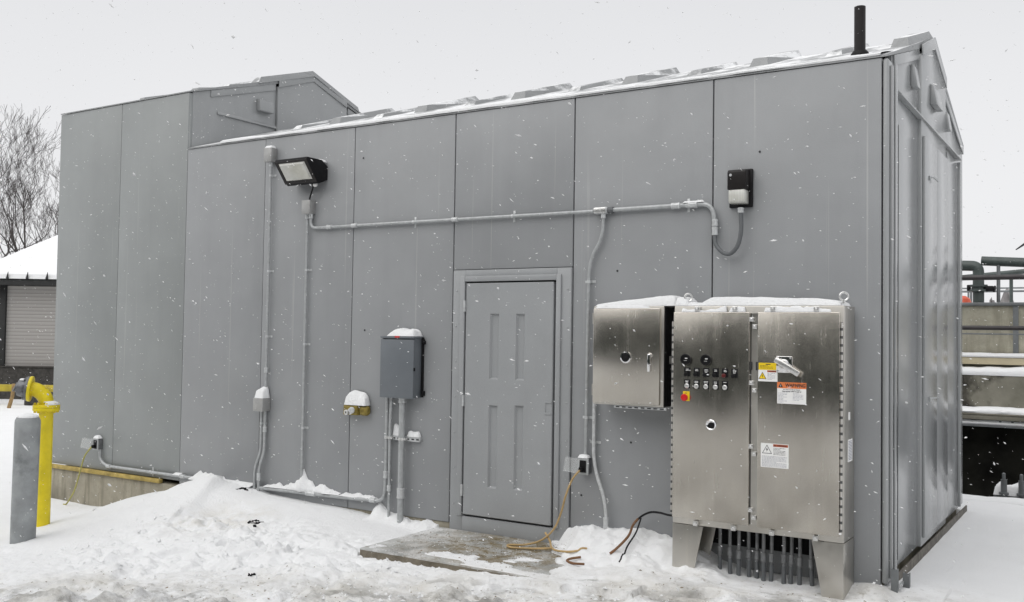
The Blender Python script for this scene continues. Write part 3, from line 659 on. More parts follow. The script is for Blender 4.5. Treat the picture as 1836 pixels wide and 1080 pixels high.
# low run along the wall base
conduit(fillet([(-8.838, Q, .245), (-8.830, Q, .12), (-8.70, Q, .062), (-6.25, Q-.005, .058)], .12, 8), .0175, 'low conduit along the wall base from the left outlet to the snow mound', [(-7.9, .061, 1)], [((-8.66, Q, .062), (1, 0, 0), .06), ((-7.35, Q, .060), (1, 0, 0), .06)], 'galvd')
conduit(fillet([(-6.14, Q-.01, .055), (-5.0, Q-.01, .072), (-4.482, Q-.01, .086), (-4.466, Q-.01, .30), (-4.466, Q-.01, 1.08)], .16, 10), .0175, 'conduit lying low along the wall that turns up into the dark grey box', [(-4.466, .70, 0)], [((-5.42, Q-.01, .066), (1, 0, 0), .12), ((-4.62, Q-.01, .083), (1, 0, 0), .06), ((-4.466, Q-.01, .34), (0, 0, 1), .06)], 'galvd', y=Q-.01)
conduit(spline([(-4.388, -.075, 1.08), (-4.392, -.074, .98), (-4.405, -.066, .85), (-4.412, -.06, .7), (-4.414, -.055, .4), (-4.416, -.05, .1), (-4.416, -.05, -.1)], 6), .0145, 'thin middle conduit between two others under the dark grey box', [], [((-4.415, -.055, .22), (0, 0, 1), .05)], 'galvd')
conduit([(-4.262, -.070, 1.08), (-4.262, -.070, -.12)], .0300, 'thick pipe-like conduit under the dark grey box going into the ground', [], [((-4.262, -.070, 1.055), (0, 0, 1), .05), ((-4.262, -.070, .19), (0, 0, 1), .09)], 'galvd')
t = thing('strut_channel', (-4.28, 0, .69), 'short slotted strut bar behind the pipes, carrying a line of snow', 'bracket')
b = MB(); b.box(-4.47, -4.075, -.040, -.001, .672, .713, .003); b.mi = 1
for k in range(7): b.box(-4.45+k*.056, -4.42+k*.056, -.0415, -.0395, .686, .699)
b.build('channel', ('galv', 'groove'), t)
for x, r, yy in ((-4.466, .0175, -.042), (-4.412, .0145, -.06), (-4.262, .03, -.070)):
    b = MB(); b.tube([(x, yy, .68), (x, yy, .705)], r+.004, 12); b.box(x+r, x+r+.022, yy-.012, -.03, .683, .702, .002); b.build('clamp', 'zinc', t)
snow_heap('snow_heap', -4.225, -4.082, -.044, -.002, .714, .05, 'ridge of snow on the right half of the strut bar', 15, edge=.03)
snow_heap('snow_heap', -4.395, -4.298, -.042, -.002, .714, .085, 'tall ridge of snow on the strut bar between the pipes', 17, edge=.03, lean=-.9)

# dark grey disconnect enclosure
t = thing('electrical_box', (-4.28, 0, 1.076), 'dark slate-grey electrical box left of the door with snow on top', 'electrical box')
b = MB(); b.box(-4.470, -4.086, -.128, -.004, 1.080, 1.640, .004); b.build('body', 'greybox', t)
b = MB(); b.box(-4.476, -4.080, -.147, -.127, 1.074, 1.618, .006); b.build('front_cover', 'greybox', t)
b = MB(); b.box(-4.478, -4.078, -.150, -.004, 1.629, 1.648, .004); b.build('top_lip', 'greybox', t)
b = MB(); b.box(-4.079, -4.066, -.03, -.004, 1.085, 1.64, .003); b.box(-4.066, -4.045, -.05, -.006, 1.575, 1.61, .004); b.box(-4.066, -4.045, -.05, -.006, 1.10, 1.145, .004)
b.tube([(-4.05, -.045, 1.59), (-4.03, -.05, 1.62)], .007, 8); b.build('side_handle', 'black', t)
b = MB(); b.box(-4.083, -4.078, -.145, -.12, 1.33, 1.36, .002); b.build('latch', 'black', t)
b = MB(); b.box(-4.30, -4.245, -.156, -.149, 1.634, 1.649, .002); b.build('red_tab', 'red', t)
snow_heap('snow_heap', -4.40, -4.085, -.148, -.006, 1.649, .062, 'heap of snow on top of the dark grey electrical box', 21, edge=.075, bumpy=.5, profile=[(0, .45), (.25, .95), (.8, 1.05), (1, .95)])

# olive hydrant box
t = thing('wall_hydrant', (-4.83, 0, .875), 'olive-yellow brass water hydrant on the wall under a dome of snow', 'hydrant')
b = MB(); b.box(-4.978, -4.80, -.085, -.001, .880, .972, .006); b.build('body', 'brass', t)
b = MB(); b.box(-4.798, -4.690, -.078, -.001, .878, .976, .034, 4); b.build('end_housing', 'brass', t)
b = MB(); b.lathe([(.030, 0), (.030, .012), (.020, .016), (.020, .045), (.026, .047), (.026, .060), (.012, .060), (.012, .03)], (-4.885, -.085, .915), (-.15, -1, -.12), 18); b.tube([(-4.87, -.10, .93), (-4.84, -.12, .945)], .012, 10)
b.build('spigot', 'zinc', t)
b = MB(); b.lathe([(.012, 0), (.032, .004), (.032, .012), (.012, .016)], (-4.835, -.12, .93), (.2, -1, .1), 12); b.build('valve_wheel', 'galv', t)
snow_heap('snow_heap', -4.968, -4.705, -.088, -.002, .975, .135, 'domed snow on the olive-yellow hydrant', 25, edge=.12, bumpy=.18)

def outlet(xc, zc, label, cl):
    t = thing('outdoor_outlet', (xc, 0, zc-.06), label, 'outlet', 'weatherproof outlets low on the wall')
    b = MB(); b.box(xc-.045, xc+.045, -.060, -.001, zc-.062, zc+.060, .006); b.build('box', 'ygrey', t)
    b = MB(); b.box(xc-.05, xc+.05, -.072, -.060, zc-.068, zc+.066, .004); b.build('cover_plate', 'galvd', t)
    b = MB(); b.box(xc-.03, xc+.03, -.078, -.072, zc-.05, zc+.05, .002); b.build('socket_face', 'black', t)
    b = MB(); b.box(xc-.022, xc+.012, -.115, -.078, zc-.042, zc-.004, .008); b.build('plug', 'black', t)
    b = MB(); mt = Matrix.Translation((xc-.048, -.075, zc)) @ Matrix.Rotation(R(38), 4, 'Z') @ Matrix.Rotation(R(10), 4, 'Y')
    b.box(-.115, 0, -.05, -.046, -.055, .06, 0, 2, mt); b.box(-.115, -.111, -.05, 0, -.055, .06, 0, 2, mt); b.box(-.115, 0, -.046, 0, .056, .06, 0, 2, mt); b.box(-.115, 0, -.046, 0, -.055, -.051, 0, 2, mt)
    b.build('open_lid', 'clear', t); return t
outlet(-8.872, .305, 'outlet with its clear lid open near the far left end of the wall', 0)
outlet(-2.350, .600, 'outlet with its clear lid open and a tan cord plugged in, by the door', 1)
snow_heap('snow_heap', -8.925, -8.83, -.07, -.003, .372, .035, 'bit of snow on the left outlet', 28, edge=.04)
snow_heap('snow_heap', -2.40, -2.31, -.075, -.003, .667, .03, 'bit of snow on the outlet beside the door', 29, edge=.04)

# floodlight wall pack
t = thing('floodlight', (-5.54, 0, 3.16), 'big black wall floodlight with a slanted glass front near the roof edge', 'lamp')
prof = [(0, 3.20), (-.125, 3.150), (-.150, 3.170), (-.306, 3.372), (-.300, 3.392), (-.085, 3.392), (0, 3.335)]
b = MB(); b.prism(prof, -5.758, -5.325, 'x', .006); b.build('housing', 'black', t)
u = Vector((0, -.306+.150, 3.372-3.170)).normalized(); nrm = Vector((0, -u.z, u.y)); 
p0 = Vector((0, -.150, 3.170)); L = .255
def lensq(x0, x1, a0, a1, off): return [Vector((x, 0, 0))+p0+u*a+nrm*off for x, a in ((x0, a0), (x1, a0), (x1, a1), (x0, a1))]
b = MB(); q0 = lensq(-5.722, -5.362, .028, L-.022, .0015); q1 = lensq(-5.70, -5.385, .045, L-.04, .022)
b.raw(q0+q1, [(4, 5, 6, 7), (0, 1, 5, 4), (1, 2, 6, 5), (2, 3, 7, 6), (3, 0, 4, 7)]); b.build('lens', 'lens', t, angle=20)
b = MB()
for (x0, x1, a0, a1) in ((-5.758, -5.722, .0, L), (-5.362, -5.325, .0, L), (-5.722, -5.362, .0, .028), (-5.722, -5.362, L-.022, L)):
    qa = lensq(x0, x1, a0, a1, .001); qb = lensq(x0, x1, a0, a1, .010); b.raw(qa+qb, [(4, 5, 6, 7), (0, 1, 5, 4), (1, 2, 6, 5), (2, 3, 7, 6), (3, 0, 4, 7)])
b.build('bezel', 'bronze', t, False)
b = MB(); b.lathe([(.022, 0), (.022, .02), (.012, .03)], (-5.40, -.10, 3.157), (0, 0, -1), 14); b.build('photocell', 'white', t)
tag(MB().tube(spline([(-5.44, -.09, 3.165), (-5.445, -.085, 3.12), (-5.50, -.06, 3.05), (-5.53, -.045, 2.995)], 6), .008, 8).build('lamp_cable', 'black'), 'short black cable between the floodlight and the box below it', 'cable')
snow_heap('snow_heap', -5.42, -5.33, -.10, -.01, 3.375, .025, 'little wedge of snow on the back of the floodlight', 33, edge=.03)

# small wall lamp
t = thing('wall_lamp', (-1.04, 0, 2.677), 'small black wall lamp with a boxy glass lower half, above the big cabinet', 'lamp')
b = MB(); b.box(-1.130, -.946, -.028, -.001, 2.678, 2.972, .008); b.build('back_plate', 'black', t)
b = MB(); b.prism([(-.029, 2.805), (-.134, 2.805), (-.134, 2.938), (-.120, 2.955), (-.029, 2.965)], -1.108, -.966, 'x', .005); b.build('hood', 'bronze', t)
b = MB(); b.prism([(-.029, 2.804), (-.128, 2.804), (-.128, 2.715), (-.116, 2.702), (-.029, 2.698)], -1.100, -.974, 'x', .006); b.build('lens', 'lens', t)
b = MB(); b.lathe([(.011, 0), (.010, .004)], (-1.082, -.1345, 2.915), (0, -1, 0), 12); b.build('photocell', 'galv', t)

# ------------------------------------------------------------------ steel cabinets
t = thing('steel_cabinet', (-1.87, 0, 1.13), 'small square stainless cabinet hung on the wall left of the big one', 'cabinet', None)
b = MB(); b.box(-2.176, -1.565, -.242, -.030, 1.135, 1.918, .006); b.build('body', 'steel2', t)
b = MB(); b.box(-1.5648, -1.559, -.228, -.032, 1.14, 1.912, .002); b.build('side_panel', 'blackm', t)
b = MB(); b.box(-1.5588, -1.557, -.15, -.105, 1.47, 1.53, .0005); b.build('side_tag', 'plate', t)
d = MB(); d.box(-2.168, -1.590, -.268, -.243, 1.150, 1.900, .006); d = d.build('door', 'steel', t)
b = MB(); b.lathe([(.046, 0), (.046, .012), (.036, .014), (.034, .006)], (-1.874, -.268, 1.515), (0, -1, 0), 28); b.build('gauge_ring', 'chrome', d)
b = MB(); b.lathe([(.033, .005), (.033, .009), (.012, .012)], (-1.874, -.268, 1.515), (0, -1, 0), 24); b.box(-1.878, -1.846, -.286, -.276, 1.511, 1.519, .002); b.build('gauge_face', 'black', d)
b = MB(); b.lathe([(.020, 0), (.020, .018), (.015, .026)], (-1.668, -.268, 1.535), (0, -1, 0), 16); b.box(-1.680, -1.656, -.300, -.282, 1.408, 1.545, .006); b.build('lever_handle', 'chrome', d)
b = MB()
for z in (1.25, 1.82): b.tube([(-2.172, -.258, z-.045), (-2.172, -.258, z+.045)], .007, 10)
b.build('hinge', 'steel2', t)
b = MB(); b.box(-1.99, -1.545, -.235, -.205, 1.112, 1.132, .002); b.mi = 1
for k in range(8): b.box(-1.975+k*.054, -1.943+k*.054, -.2365, -.2345, 1.117, 1.127)
b.build('mounting_rail', ('galv', 'groove'), t)
b = MB(); b.box(-2.10, -1.60, -.03, -.001, 1.2, 1.26); b.box(-2.10, -1.60, -.03, -.001, 1.78, 1.84); b.build('wall_bracket', 'galv', t)
snow_heap('snow_heap', -2.165, -1.475, -.235, -.004, 1.919, .075, 'wedge of snow on top of the small stainless cabinet', 41, edge=.07, profile=[(0, .25), (.3, .6), (.7, .95), (.92, 1.15), (1, 1.1)], bumpy=.1)
snow_heap('snow_heap', -2.145, -1.68, -.269, -.243, 1.900, .022, 'crumbs of snow on the door edge of the small cabinet', 43, edge=.012, bumpy=.9, step=.008)

cab = thing('control_cabinet', (-.81, -.2, 0), 'large two-door stainless control cabinet on legs with switches and warning labels', 'cabinet')
X0, X1, YF, YB, Z0, Z1 = -1.437, -.186, -.345, -.045, .288, 1.915
b = MB(); b.box(X0, X1, YF, YB, Z0, Z1, .006); b.build('body', 'steel2', cab)
dl = MB(); dl.box(X0+.004, -.846, YF-.026, YF-.001, .336, 1.868, .005); dl = dl.build('door', 'steel', cab)
dr = MB(); dr.box(-.786, X1-.024, YF-.026, YF-.001, .332, 1.868, .005); dr = dr.build('door', 'steel', cab)
b = MB(); b.box(-.843, -.789, YF-.004, YF-.0005, .345, 1.86); b.build('centre_post', 'steel2', cab)
b = MB(); b.box(-.8435, -.838, YF-.006, YF-.001, .345, 1.86); b.build('gasket', 'groove', cab)
fy = YF-.026
def hinge_strip(x, z0, z1):
    b = MB(); b.tube([(x, YF-.014, z0), (x, YF-.014, z1)], .0085, 10); b.build('hinge', 'hinge', cab)
hinge_strip(X1-.014, .36, 1.80); hinge_strip(X0-.004, .36, 1.80)
def clamp(x, z, s=.018):
    b = MB(); b.box(x-s, x+s, YF-.034, YF+.0, z-s, z+s, .003); b.lathe([(.008, 0), (.008, .006), (.004, .008)], (x, YF-.034, z), (0, -1, 0), 10); b.build('door_clamp', 'zinc', cab)
for z in (1.812, 1.355, .900, .447): clamp(-.829, z+.004, .016); clamp(-.806, z-.048, .016)
for z in (1.48,):
    for x in (-.838, -.795):
        b = MB(); b.box(x-.006, x+.006, YF-.02, YF-.001, z-.03, z+.03, .003); b.build('latch_eye', 'groove', cab)
for x in (-1.245, -.955, -.675, -.369): clamp(x, 1.892); clamp(x, .306)
for x0, x1, b0, b1 in ((X0, -1.195, X0, -1.275), (-.402, X1, -.330, X1)):
    b = MB()
    b.prism([(x0, Z0-.004), (x1, Z0-.004), (b1, -.10), (b0, -.10)], YF-.001, YF+.010, 'y', .002)
    xs = X0 if x0 == X0 else X1-.01; b.box(xs, xs+.010, YF+.011, YB, -.10, Z0-.004, .002)
    b.prism([(x0, Z0-.004), (x1, Z0-.004), (b1, -.10), (b0, -.10)], YB-.012, YB-.001, 'y', .002)
    b.build('leg', 'steel2', cab)
b = MB(); b.box(X0+.02, X1-.02, -.03, -.012, .11, Z0-.01); b.build('skirt_back', 'blackm', cab)
for x in (-1.345, -.200):
    b = MB(); ring = [(x+.028*math.cos(a)*.9, -.30+.028*math.cos(a)*.44, 1.980+.028*math.sin(a)) for a in [2*math.pi*k/24 for k in range(25)]]
    b.tube(ring, .0070, 8, False); b.lathe([(.018, -.055), (.018, -.045), (.010, -.043), (.010, -.028)], (x, -.30, 1.985), (0, 0, 1), 12); b.build('lifting_eye', 'zinc', cab)
snow_heap('snow_heap', -1.395, -.215, -.335, -.03, 1.916, .062, 'long flat layer of snow on top of the large control cabinet', 47, edge=.06, bumpy=.1, profile=[(0, .4), (.06, .5), (.13, .35), (.2, 1.1), (.5, 1.0), (.85, .85), (1, .5)])
for i, (x0, x1, w) in enumerate(((-1.37, -1.02, 'left part of the left door edge'), (-1.0, -.88, 'right part of the left door edge'), (-.74, -.27, 'right door edge'))):
    snow_heap('snow_heap', x0, x1, fy-.002, YF-.001, 1.869, .028, 'crumbly snow on the %s of the large cabinet' % w, 51+i*3, edge=.014, bumpy=1.1, step=.008)
snow_heap('snow_heap', -1.438, -1.33, -.34, -.12, 1.916, .06, 'small snow lump by the left lifting eye of the large cabinet', 67, edge=.05)
# left door: gauges, switch rows, stop button, lock
def disc(name, x, z, prof, mat, par, seg=24): b = MB(); b.lathe(prof, (x, fy, z), (0, -1, 0), seg); return b.build(name, mat, par)
for x in (-1.330, -1.172):
    g = disc('gauge', x, 1.516, [(.041, 0), (.041, .016), (.035, .020), (.033, .014), (.001, .014)], 'black', cab)
    b = MB(); b.box(x-.004, x+.016, fy-.0155, fy-.0145, 1.520, 1.526); b.box(x-.012, x+.012, fy-.0155, fy-.0145, 1.505, 1.507); b.build('gauge_print', 'white', g)
def marks(b, x, z, w, n=2, h=.0045, y=0.):
    for k in range(n):
        ww = w*(.6+.4*rnd.random()); xx = x-ww/2
        while xx < x+ww/2-.003:
            s = .004+.006*rnd.random(); b.box(xx, min(xx+s, x+ww/2), fy-.0035+y, fy-.0028+y, z-k*.009, z-k*.009+h); xx += s+.002
for i, x in enumerate((-1.320, -1.246, -1.172, -1.098, -1.026, -.955)):
    g = MB(); g.box(x-.024, x+.024, fy-.003, fy-.0002, 1.390, 1.455, .001); g = g.build('pilot_switch', 'black', cab)
    b = MB(); marks(b, x+.002, 1.440, .030, 3 if i in (5, 2) else 2); b.build('legend_print', 'white', g)
    disc('switch_knob', x-.008, 1.404, [(.015, .002), (.015, .016), (.010, .022)], 'dred' if i == 4 else 'black', g, 16)
for i, x in enumerate((-1.320, -1.246, -1.172, -1.098, -1.026)):
    g = MB(); g.box(x-.023, x+.023, fy-.003, fy-.0002, 1.300, 1.366, .001); g = g.build('selector_switch', 'black', cab)
    b = MB(); marks(b, x, 1.352, .034, 2 if i < 4 else 1); b.build('legend_print', 'white', g)
    disc('chrome_bezel', x, 1.318, [(.018, .002), (.018, .010), (.013, .014), (.013, .020), (.004, .022)], 'zinc', g, 18)
g = MB(); g.box(-1.352, -1.300, fy-.003, fy-.0002, 1.205, 1.277, .001); g = g.build('emergency_stop', 'lyellow', cab)
b = MB(); marks(b, -1.325, 1.262, .03, 1); b.build('legend_print', 'ink', g)
disc('stop_button', -1.333, 1.232, [(.012, .002), (.012, .014), (.026, .016), (.027, .026), (.022, .034), (.001, .036)], 'red', g)
g = disc('door_lock', -1.130, 1.040, [(.040, 0), (.040, .010), (.034, .016), (.028, .012), (.001, .012)], 'chrome', cab, 28)
b = MB(); b.lathe([(.024, .012), (.020, .018), (.001, .018)], (-1.126, fy, 1.036), (0, -1, 0), 18); b.box(-1.126, -1.100, fy-.019, fy-.012, 1.02, 1.035, .003); b.build('lock_core', 'black', g)
# right door: rotary handle and labels
g = MB(); g.box(-.648, -.535, fy-.008, fy-.0002, 1.440, 1.556, .003); g = g.build('rotary_handle', 'chrome', cab)
b = MB()
for x, z in ((-.636, 1.543), (-.548, 1.543), (-.636, 1.452), (-.548, 1.452)): b.lathe([(.007, .008), (.006, .012)], (x, fy, z), (0, -1, 0), 10)
b.build('screw', 'zinc', g)
b = MB(); b.lathe([(.034, .008), (.034, .03), (.026, .038)], (-.592, fy, 1.502), (0, -1, 0), 20)
mt = Matrix.Translation((-.592, fy-.046, 1.502)) @ Matrix.Rotation(R(31), 4, 'Y'); b.box(-.062, .135, -.011, .012, -.020, .020, .007, 2, mt); b.build('lever', 'zinc', g)
def text(s, size, x, z, par, mat, y=-.0012, bold=0., xs=1.):
    cu = bpy.data.curves.new('lettering', 'FONT'); cu.body = s; cu.size = size; cu.align_x = 'CENTER'; cu.align_y = 'CENTER'; cu.offset = bold; cu.extrude = .0002
    ob = bpy.data.objects.new('tmp', cu); COL.objects.link(ob); dg = bpy.context.evaluated_depsgraph_get()
    me = bpy.data.meshes.new_from_object(ob.evaluated_get(dg)); bpy.data.objects.remove(ob)
    me.transform(Matrix.Translation((x, fy+y, z)) @ Matrix.Rotation(R(90), 4, 'X') @ Matrix.Diagonal((xs, 1, 1, 1))); me.materials.clear()
    return link(me, 'lettering', mat, par, False)
def fineprint(b, x0, x1, z0, z1, pitch=.0085, h=.0032, fill=.85):
    z = z1
    while z > z0:
        xx = x0; xe = x0+(x1-x0)*(fill if rnd.random() < .8 else fill*.6)
        while xx < xe:
            w = .004+.014*rnd.random(); b.box(xx, min(xx+w, xe), fy-.0013, fy-.0011, z-h, z); xx += w+.003
        z -= pitch
def tri(b, x, z, s, y0, y1): b.prism([(x-s, z-s*.75), (x+s, z-s*.75), (x, z+s)], fy-y1, fy-y0, 'y')
def label(x0, x1, z0, z1, mat='white'): b = MB(); b.box(x0, x1, fy-.0010, fy-.0001, z0, z1); return b.build('warning_label', mat, cab, False)
def header(par, x0, x1, z0, z1, mat): b = MB(); b.box(x0, x1, fy-.0012, fy-.0010, z0, z1); return b.build('header_band', mat, par, False)
g = label(-.776, -.643, 1.456, 1.506, 'lyellow'); b = MB(); fineprint(b, -.768, -.655, 1.465, 1.488, .009, .003); b.box(-.725, -.69, fy-.0013, fy-.0011, 1.493, 1.499); b.build('fine_print', 'ink', g, False)
g = label(-.779, -.640, 1.374, 1.4555); header(g, -.714, -.644, 1.440, 1.453, 'redor'); text('WARNING', .011, -.676, 1.4465, g, 'ink', -.0014, .0002)
b = MB(); tri(b, -.748, 1.412, .029, .0010, .0013); b.build('triangle_border', 'ink', g, False); b = MB(); tri(b, -.748, 1.411, .023, .0013, .0016); b.build('triangle_field', 'lyellow', g, False)
b = MB(); b.prism([(-.746, 1.426), (-.754, 1.410), (-.748, 1.411), (-.751, 1.398), (-.742, 1.415), (-.748, 1.414)], fy-.0019, fy-.0016, 'y'); b.build('lightning_mark', 'ink', g, False)
b = MB(); fineprint(b, -.712, -.648, 1.385, 1.434, .0085, .003); b.build('fine_print', 'inkg', g, False)
g = label(-.641, -.437, 1.222, 1.373); header(g, -.6415, -.4365, 1.330, 1.3735, 'orange')
b = MB(); tri(b, -.617, 1.350, .017, .0013, .0016); b.build('triangle_mark', 'ink', g, False); text('!', .018, -.617, 1.3475, g, 'white', -.0018, .0006)
text('WARNING', .0325, -.512, 1.3515, g, 'ink', -.0014, .0012, .90)
text('Arc Flash and Shock Hazard', .0105, -.539, 1.322, g, 'ink', -.0013, .0002); text('Appropriate PPE Required', .0125, -.539, 1.309, g, 'ink', -.0013, .0004)
b = MB(); fineprint(b, -.634, -.56, 1.232, 1.298, .0092, .003); fineprint(b, -.53, -.444, 1.245, 1.298, .0092, .003); b.build('fine_print', 'inkg', g, False)
g = label(-.757, -.558, .766, .936); header(g, -.668, -.562, .914, .932, 'redor'); text('WARNING', .0145, -.605, .923, g, 'ink', -.0014, .0003)
b = MB(); tri(b, -.655, .9225, .007, .0013, .0016); b.build('triangle_mark', 'ink', g, False)
b = MB(); tri(b, -.712, .890, .036, .0010, .0013); b.build('triangle_border', 'ink', g, False); b = MB(); tri(b, -.712, .889, .0295, .0013, .0016); b.build('triangle_field', 'white', g, False)
b = MB(); b.prism([(-.709, .908), (-.721, .890), (-.713, .891), (-.717, .874), (-.703, .896), (-.711, .895)], fy-.0019, fy-.0016, 'y'); b.build('lightning_mark', 'ink', g, False)
b = MB(); fineprint(b, -.666, -.566, .860, .906, .009, .0032); b.build('fine_print', 'ink', g, False)
b = MB(); fineprint(b, -.748, -.566, .774, .846, .0078, .003, .97); b.build('small_print', 'inkg', g, False)
# side stickers
b = MB(); b.box(X1, X1+.0012, -.235, -.105, .83, .985); g = b.build('side_sticker', 'white', cab, False)
b = MB()
for k in range(13): b.box(X1+.0012, X1+.0016, -.222, -.118, .842+k*.0105, .847+k*.0105)
b.build('sticker_print', 'inkg', g, False)
b = MB(); b.box(X1, X1+.0012, -.225, -.175, 1.12, 1.175); b.build('side_sticker', 'white', cab, False)
# stub-up conduits below
for i, px in enumerate((-1.128, -1.048, -.980, -.912, -.848, -.790, -.735, -.640, -.588, -.528, -.452)):
    nth = ('first', 'second', 'third', 'fourth', 'fifth', 'sixth', 'seventh', 'eighth', 'ninth', 'tenth', 'eleventh')[i]
    t = thing('stub_up_conduit', (px, -.2, -.05), nth+' from the left of the short conduits rising under the large cabinet', 'conduit', 'row of stub-up conduits under the control cabinet')
    yb = -.19+.03*rnd.random(); dx = rnd.uniform(-.012, .012)
    MB().tube(spline([(px, yb, Z0-.005), (px, yb, .16), (px+dx*.5, yb+.004, .06), (px+dx, yb+.01, -.10)], 5), .0135, 10).build('tube', 'stub', t)
    s = MB(); coupling(s, (px+dx*.3, yb+.001, .10-.02*rnd.random()), (0, 0, 1), .0135, .06); s.build('coupling', 'stub', t); s = MB(); s.lathe([(.021, 0), (.021, .02)], (px, yb, Z0-.026), (0, 0, 1), 8); s.build('locknut', 'galvd', t)
    s = MB(); s.tube([(px+dx*.6, yb+.005, .045), (px+dx, yb+.01, -.10)], .0165, 10); s.build('sleeve', 'flex', t)

# ------------------------------------------------------------------ landing, cords, posts
def gh(x, y): return float(ground_h(np.array([x]), np.array([y]))[0])
b = MB()
n = 60; xs = np.linspace(-3.85, -1.45, n+1); fr = -1.10+.012*fbm(xs*7, xs*0, 81, 4)*2
poly = [(float(x), float(f)) for x, f in zip(xs, fr)]+[(-1.45, -.020), (-3.86, -.020)]
b.prism(poly, -.30, -.080, 'z'); s_ = b.build('concrete_landing', 'slab', None, False); tag(s_, 'low icy concrete landing in front of the grey door, strewn with straw-coloured grit', 'landing')
def surf(x, y): return max(gh(x, y), -.08 if (-3.85 < x < -1.45 and -1.08 < y < -.02) else -9)
def cord(name, pts, r, mat, label, cat='cord', group=None, n=8):
    return tag(MB().tube([Vector((p.x, p.y, max(p.z, surf(p.x, p.y)+r*.55))) for p in spline(pts, n)], r, 8).build(name, mat), label, cat, group)
cord('extension_cord', [(-2.357, -.105, .575), (-2.40, -.16, .50), (-2.455, -.17, .36), (-2.50, -.16, .22), (-2.56, -.17, .08), (-2.66, -.20, -.02), (-2.78, -.26, -.063), (-2.90, -.33, -.068), (-2.84, -.40, -.068), (-2.70, -.36, -.066), (-2.60, -.33, -.06), (-2.50, -.30, -.05)], .0085, 'tan', 'tan cord hanging from the outlet by the door and looping on the landing', 'cord', 'cords lying at the foot of the wall')
cord('extension_cord', [(-2.66, -.14, .03), (-2.58, -.20, -.02), (-2.52, -.28, -.045), (-2.42, -.37, -.045), (-2.28, -.40, -.03), (-2.15, -.36, .0)], .0085, 'tan', 'tan cord curving across the snow right of the landing', 'cord', 'cords lying at the foot of the wall')
cord('extension_cord', [(-2.13, -.50, -.035), (-2.19, -.55, -.045), (-2.19, -.61, -.05), (-2.12, -.65, -.052), (-2.03, -.63, -.05)], .0095, 'cordend', 'small brown hook of cord half buried in the snow', 'cord', 'cords lying at the foot of the wall')
cord('extension_cord', [(-1.93, -.40, .0), (-1.88, -.36, .05), (-1.84, -.26, .125), (-1.85, -.16, .19), (-1.83, -.11, .235)], .010, 'cordend', 'brown cord rising out of the snow towards the cable from the large cabinet', 'cord', 'cords lying at the foot of the wall')
cord('power_cable', [(-1.835, -.115, .225), (-1.80, -.10, .26), (-1.72, -.12, .30), (-1.62, -.17, .315), (-1.52, -.22, .315), (-1.40, -.26, .325)], .0085, 'black', 'black cable arching from the snow to the left side of the large cabinet', 'cable')
cord('power_cable', [(-1.80, -.12, .245), (-1.795, -.17, .20), (-1.80, -.22, .14), (-1.815, -.33, .06), (-1.80, -.42, .012), (-1.79, -.52, -.02)], .0065, 'black', 'thin black cable running down the snow heap left of the large cabinet', 'cable')
cord('outlet_cord', [(-8.885, -.11, .28), (-8.94, -.16, .17), (-9.00, -.17, .0), (-9.06, -.17, -.15), (-9.12, -.17, -.27), (-9.22, -.18, -.40), (-9.30, -.18, -.46)], .0085, 'ygcord', 'yellow-green cord hanging from the left outlet down past the concrete base', 'cord')

# grey post and yellow standpipe
bx, by = -7.24, -1.93; bz = gh(bx, by)-.12
t = thing('bollard', (bx, by, bz), 'grey weathered round post in front of the yellow pipe, snow on its top', 'bollard')
b = MB(); b.lathe([(.108, 0), (.110, .3), (.111, 1.215), (.109, 1.235), (.096, 1.262), (.001, 1.262)], (bx, by, bz), (.012, .004, 1), 32); b.build('post', 'bollard', t, angle=50)
top = Vector((bx, by, bz))+Vector((.012, .004, 1))*1.263
b = MB(); b.lathe([(.092, 0), (.088, .012), (.07, .026), (.03, .034), (.001, .036)], top, (0.012, .004, 1), 26); b = b.build('snow_heap', 'snow', None, angle=80); tag(b, 'thin disc of snow on the grey round post', 'snow', 'snow lying on top of things')
px_, py_ = -7.85, -1.35; pz = gh(px_, py_)-.12
t = thing('standpipe', (px_, py_, pz), 'bright yellow upright pipe with an elbow and a grey capped end', 'pipe')
zf = .862
b = MB(); b.lathe([(.068, 0), (.068, zf-pz-.03), (.074, zf-pz-.02)], (px_, py_, pz), (0, 0, 1), 28); b.build('riser', 'yellow', t)
b = MB(); b.lathe([(.07, -.03), (.125, -.028), (.128, -.024), (.128, .0), (.126, .002)], (px_, py_, zf), (0, 0, 1), 32); b.lathe([(.126, .004), (.128, .006), (.128, .028), (.124, .032), (.075, .036)], (px_, py_, zf), (0, 0, 1), 32); b.build('flange', 'yellow', t)
b = MB()
for k in range(8):
    a = 2*math.pi*(k+.3)/8; b.lathe([(.014, -.048), (.014, -.03), (.009, -.03), (.009, .032), (.014, .034), (.014, .05), (.007, .054)], (px_+.104*math.cos(a), py_+.104*math.sin(a), zf), (0, 0, 1), 6)
b.build('flange_bolt', 'yellow', t)
ex = Vector((-.66, -.74, .12)).normalized()
C0 = Vector((px_, py_, zf+.035)); pts = []
for k in range(11):
    a = k/10*math.pi/2*.93; pts.append(C0+ex*(.135*(1-math.cos(a)))+Vector((0, 0, 1))*(.140*math.sin(a)))
pts.append(pts[-1]+ex*.02); E0 = pts[-1]
b = MB(); b.tube(pts, .072, 24); b.build('elbow', 'yellow', t, angle=60)
b = MB(); b.lathe([(.072, -.004), (.126, .0), (.128, .004), (.128, .024), (.126, .028)], E0, ex, 32); b.build('flange', 'yellow', t)
b = MB(); b.lathe([(.118, .0285), (.122, .032), (.122, .052), (.116, .056), (.088, .058), (.086, .11), (.080, .13), (.05, .138), (.05, .150), (.001, .152)], E0, ex, 32)
uu = ex.orthogonal().normalized(); ww = ex.cross(uu)
cap = b.build('blind_cap', 'ygrey', t)
b = MB()
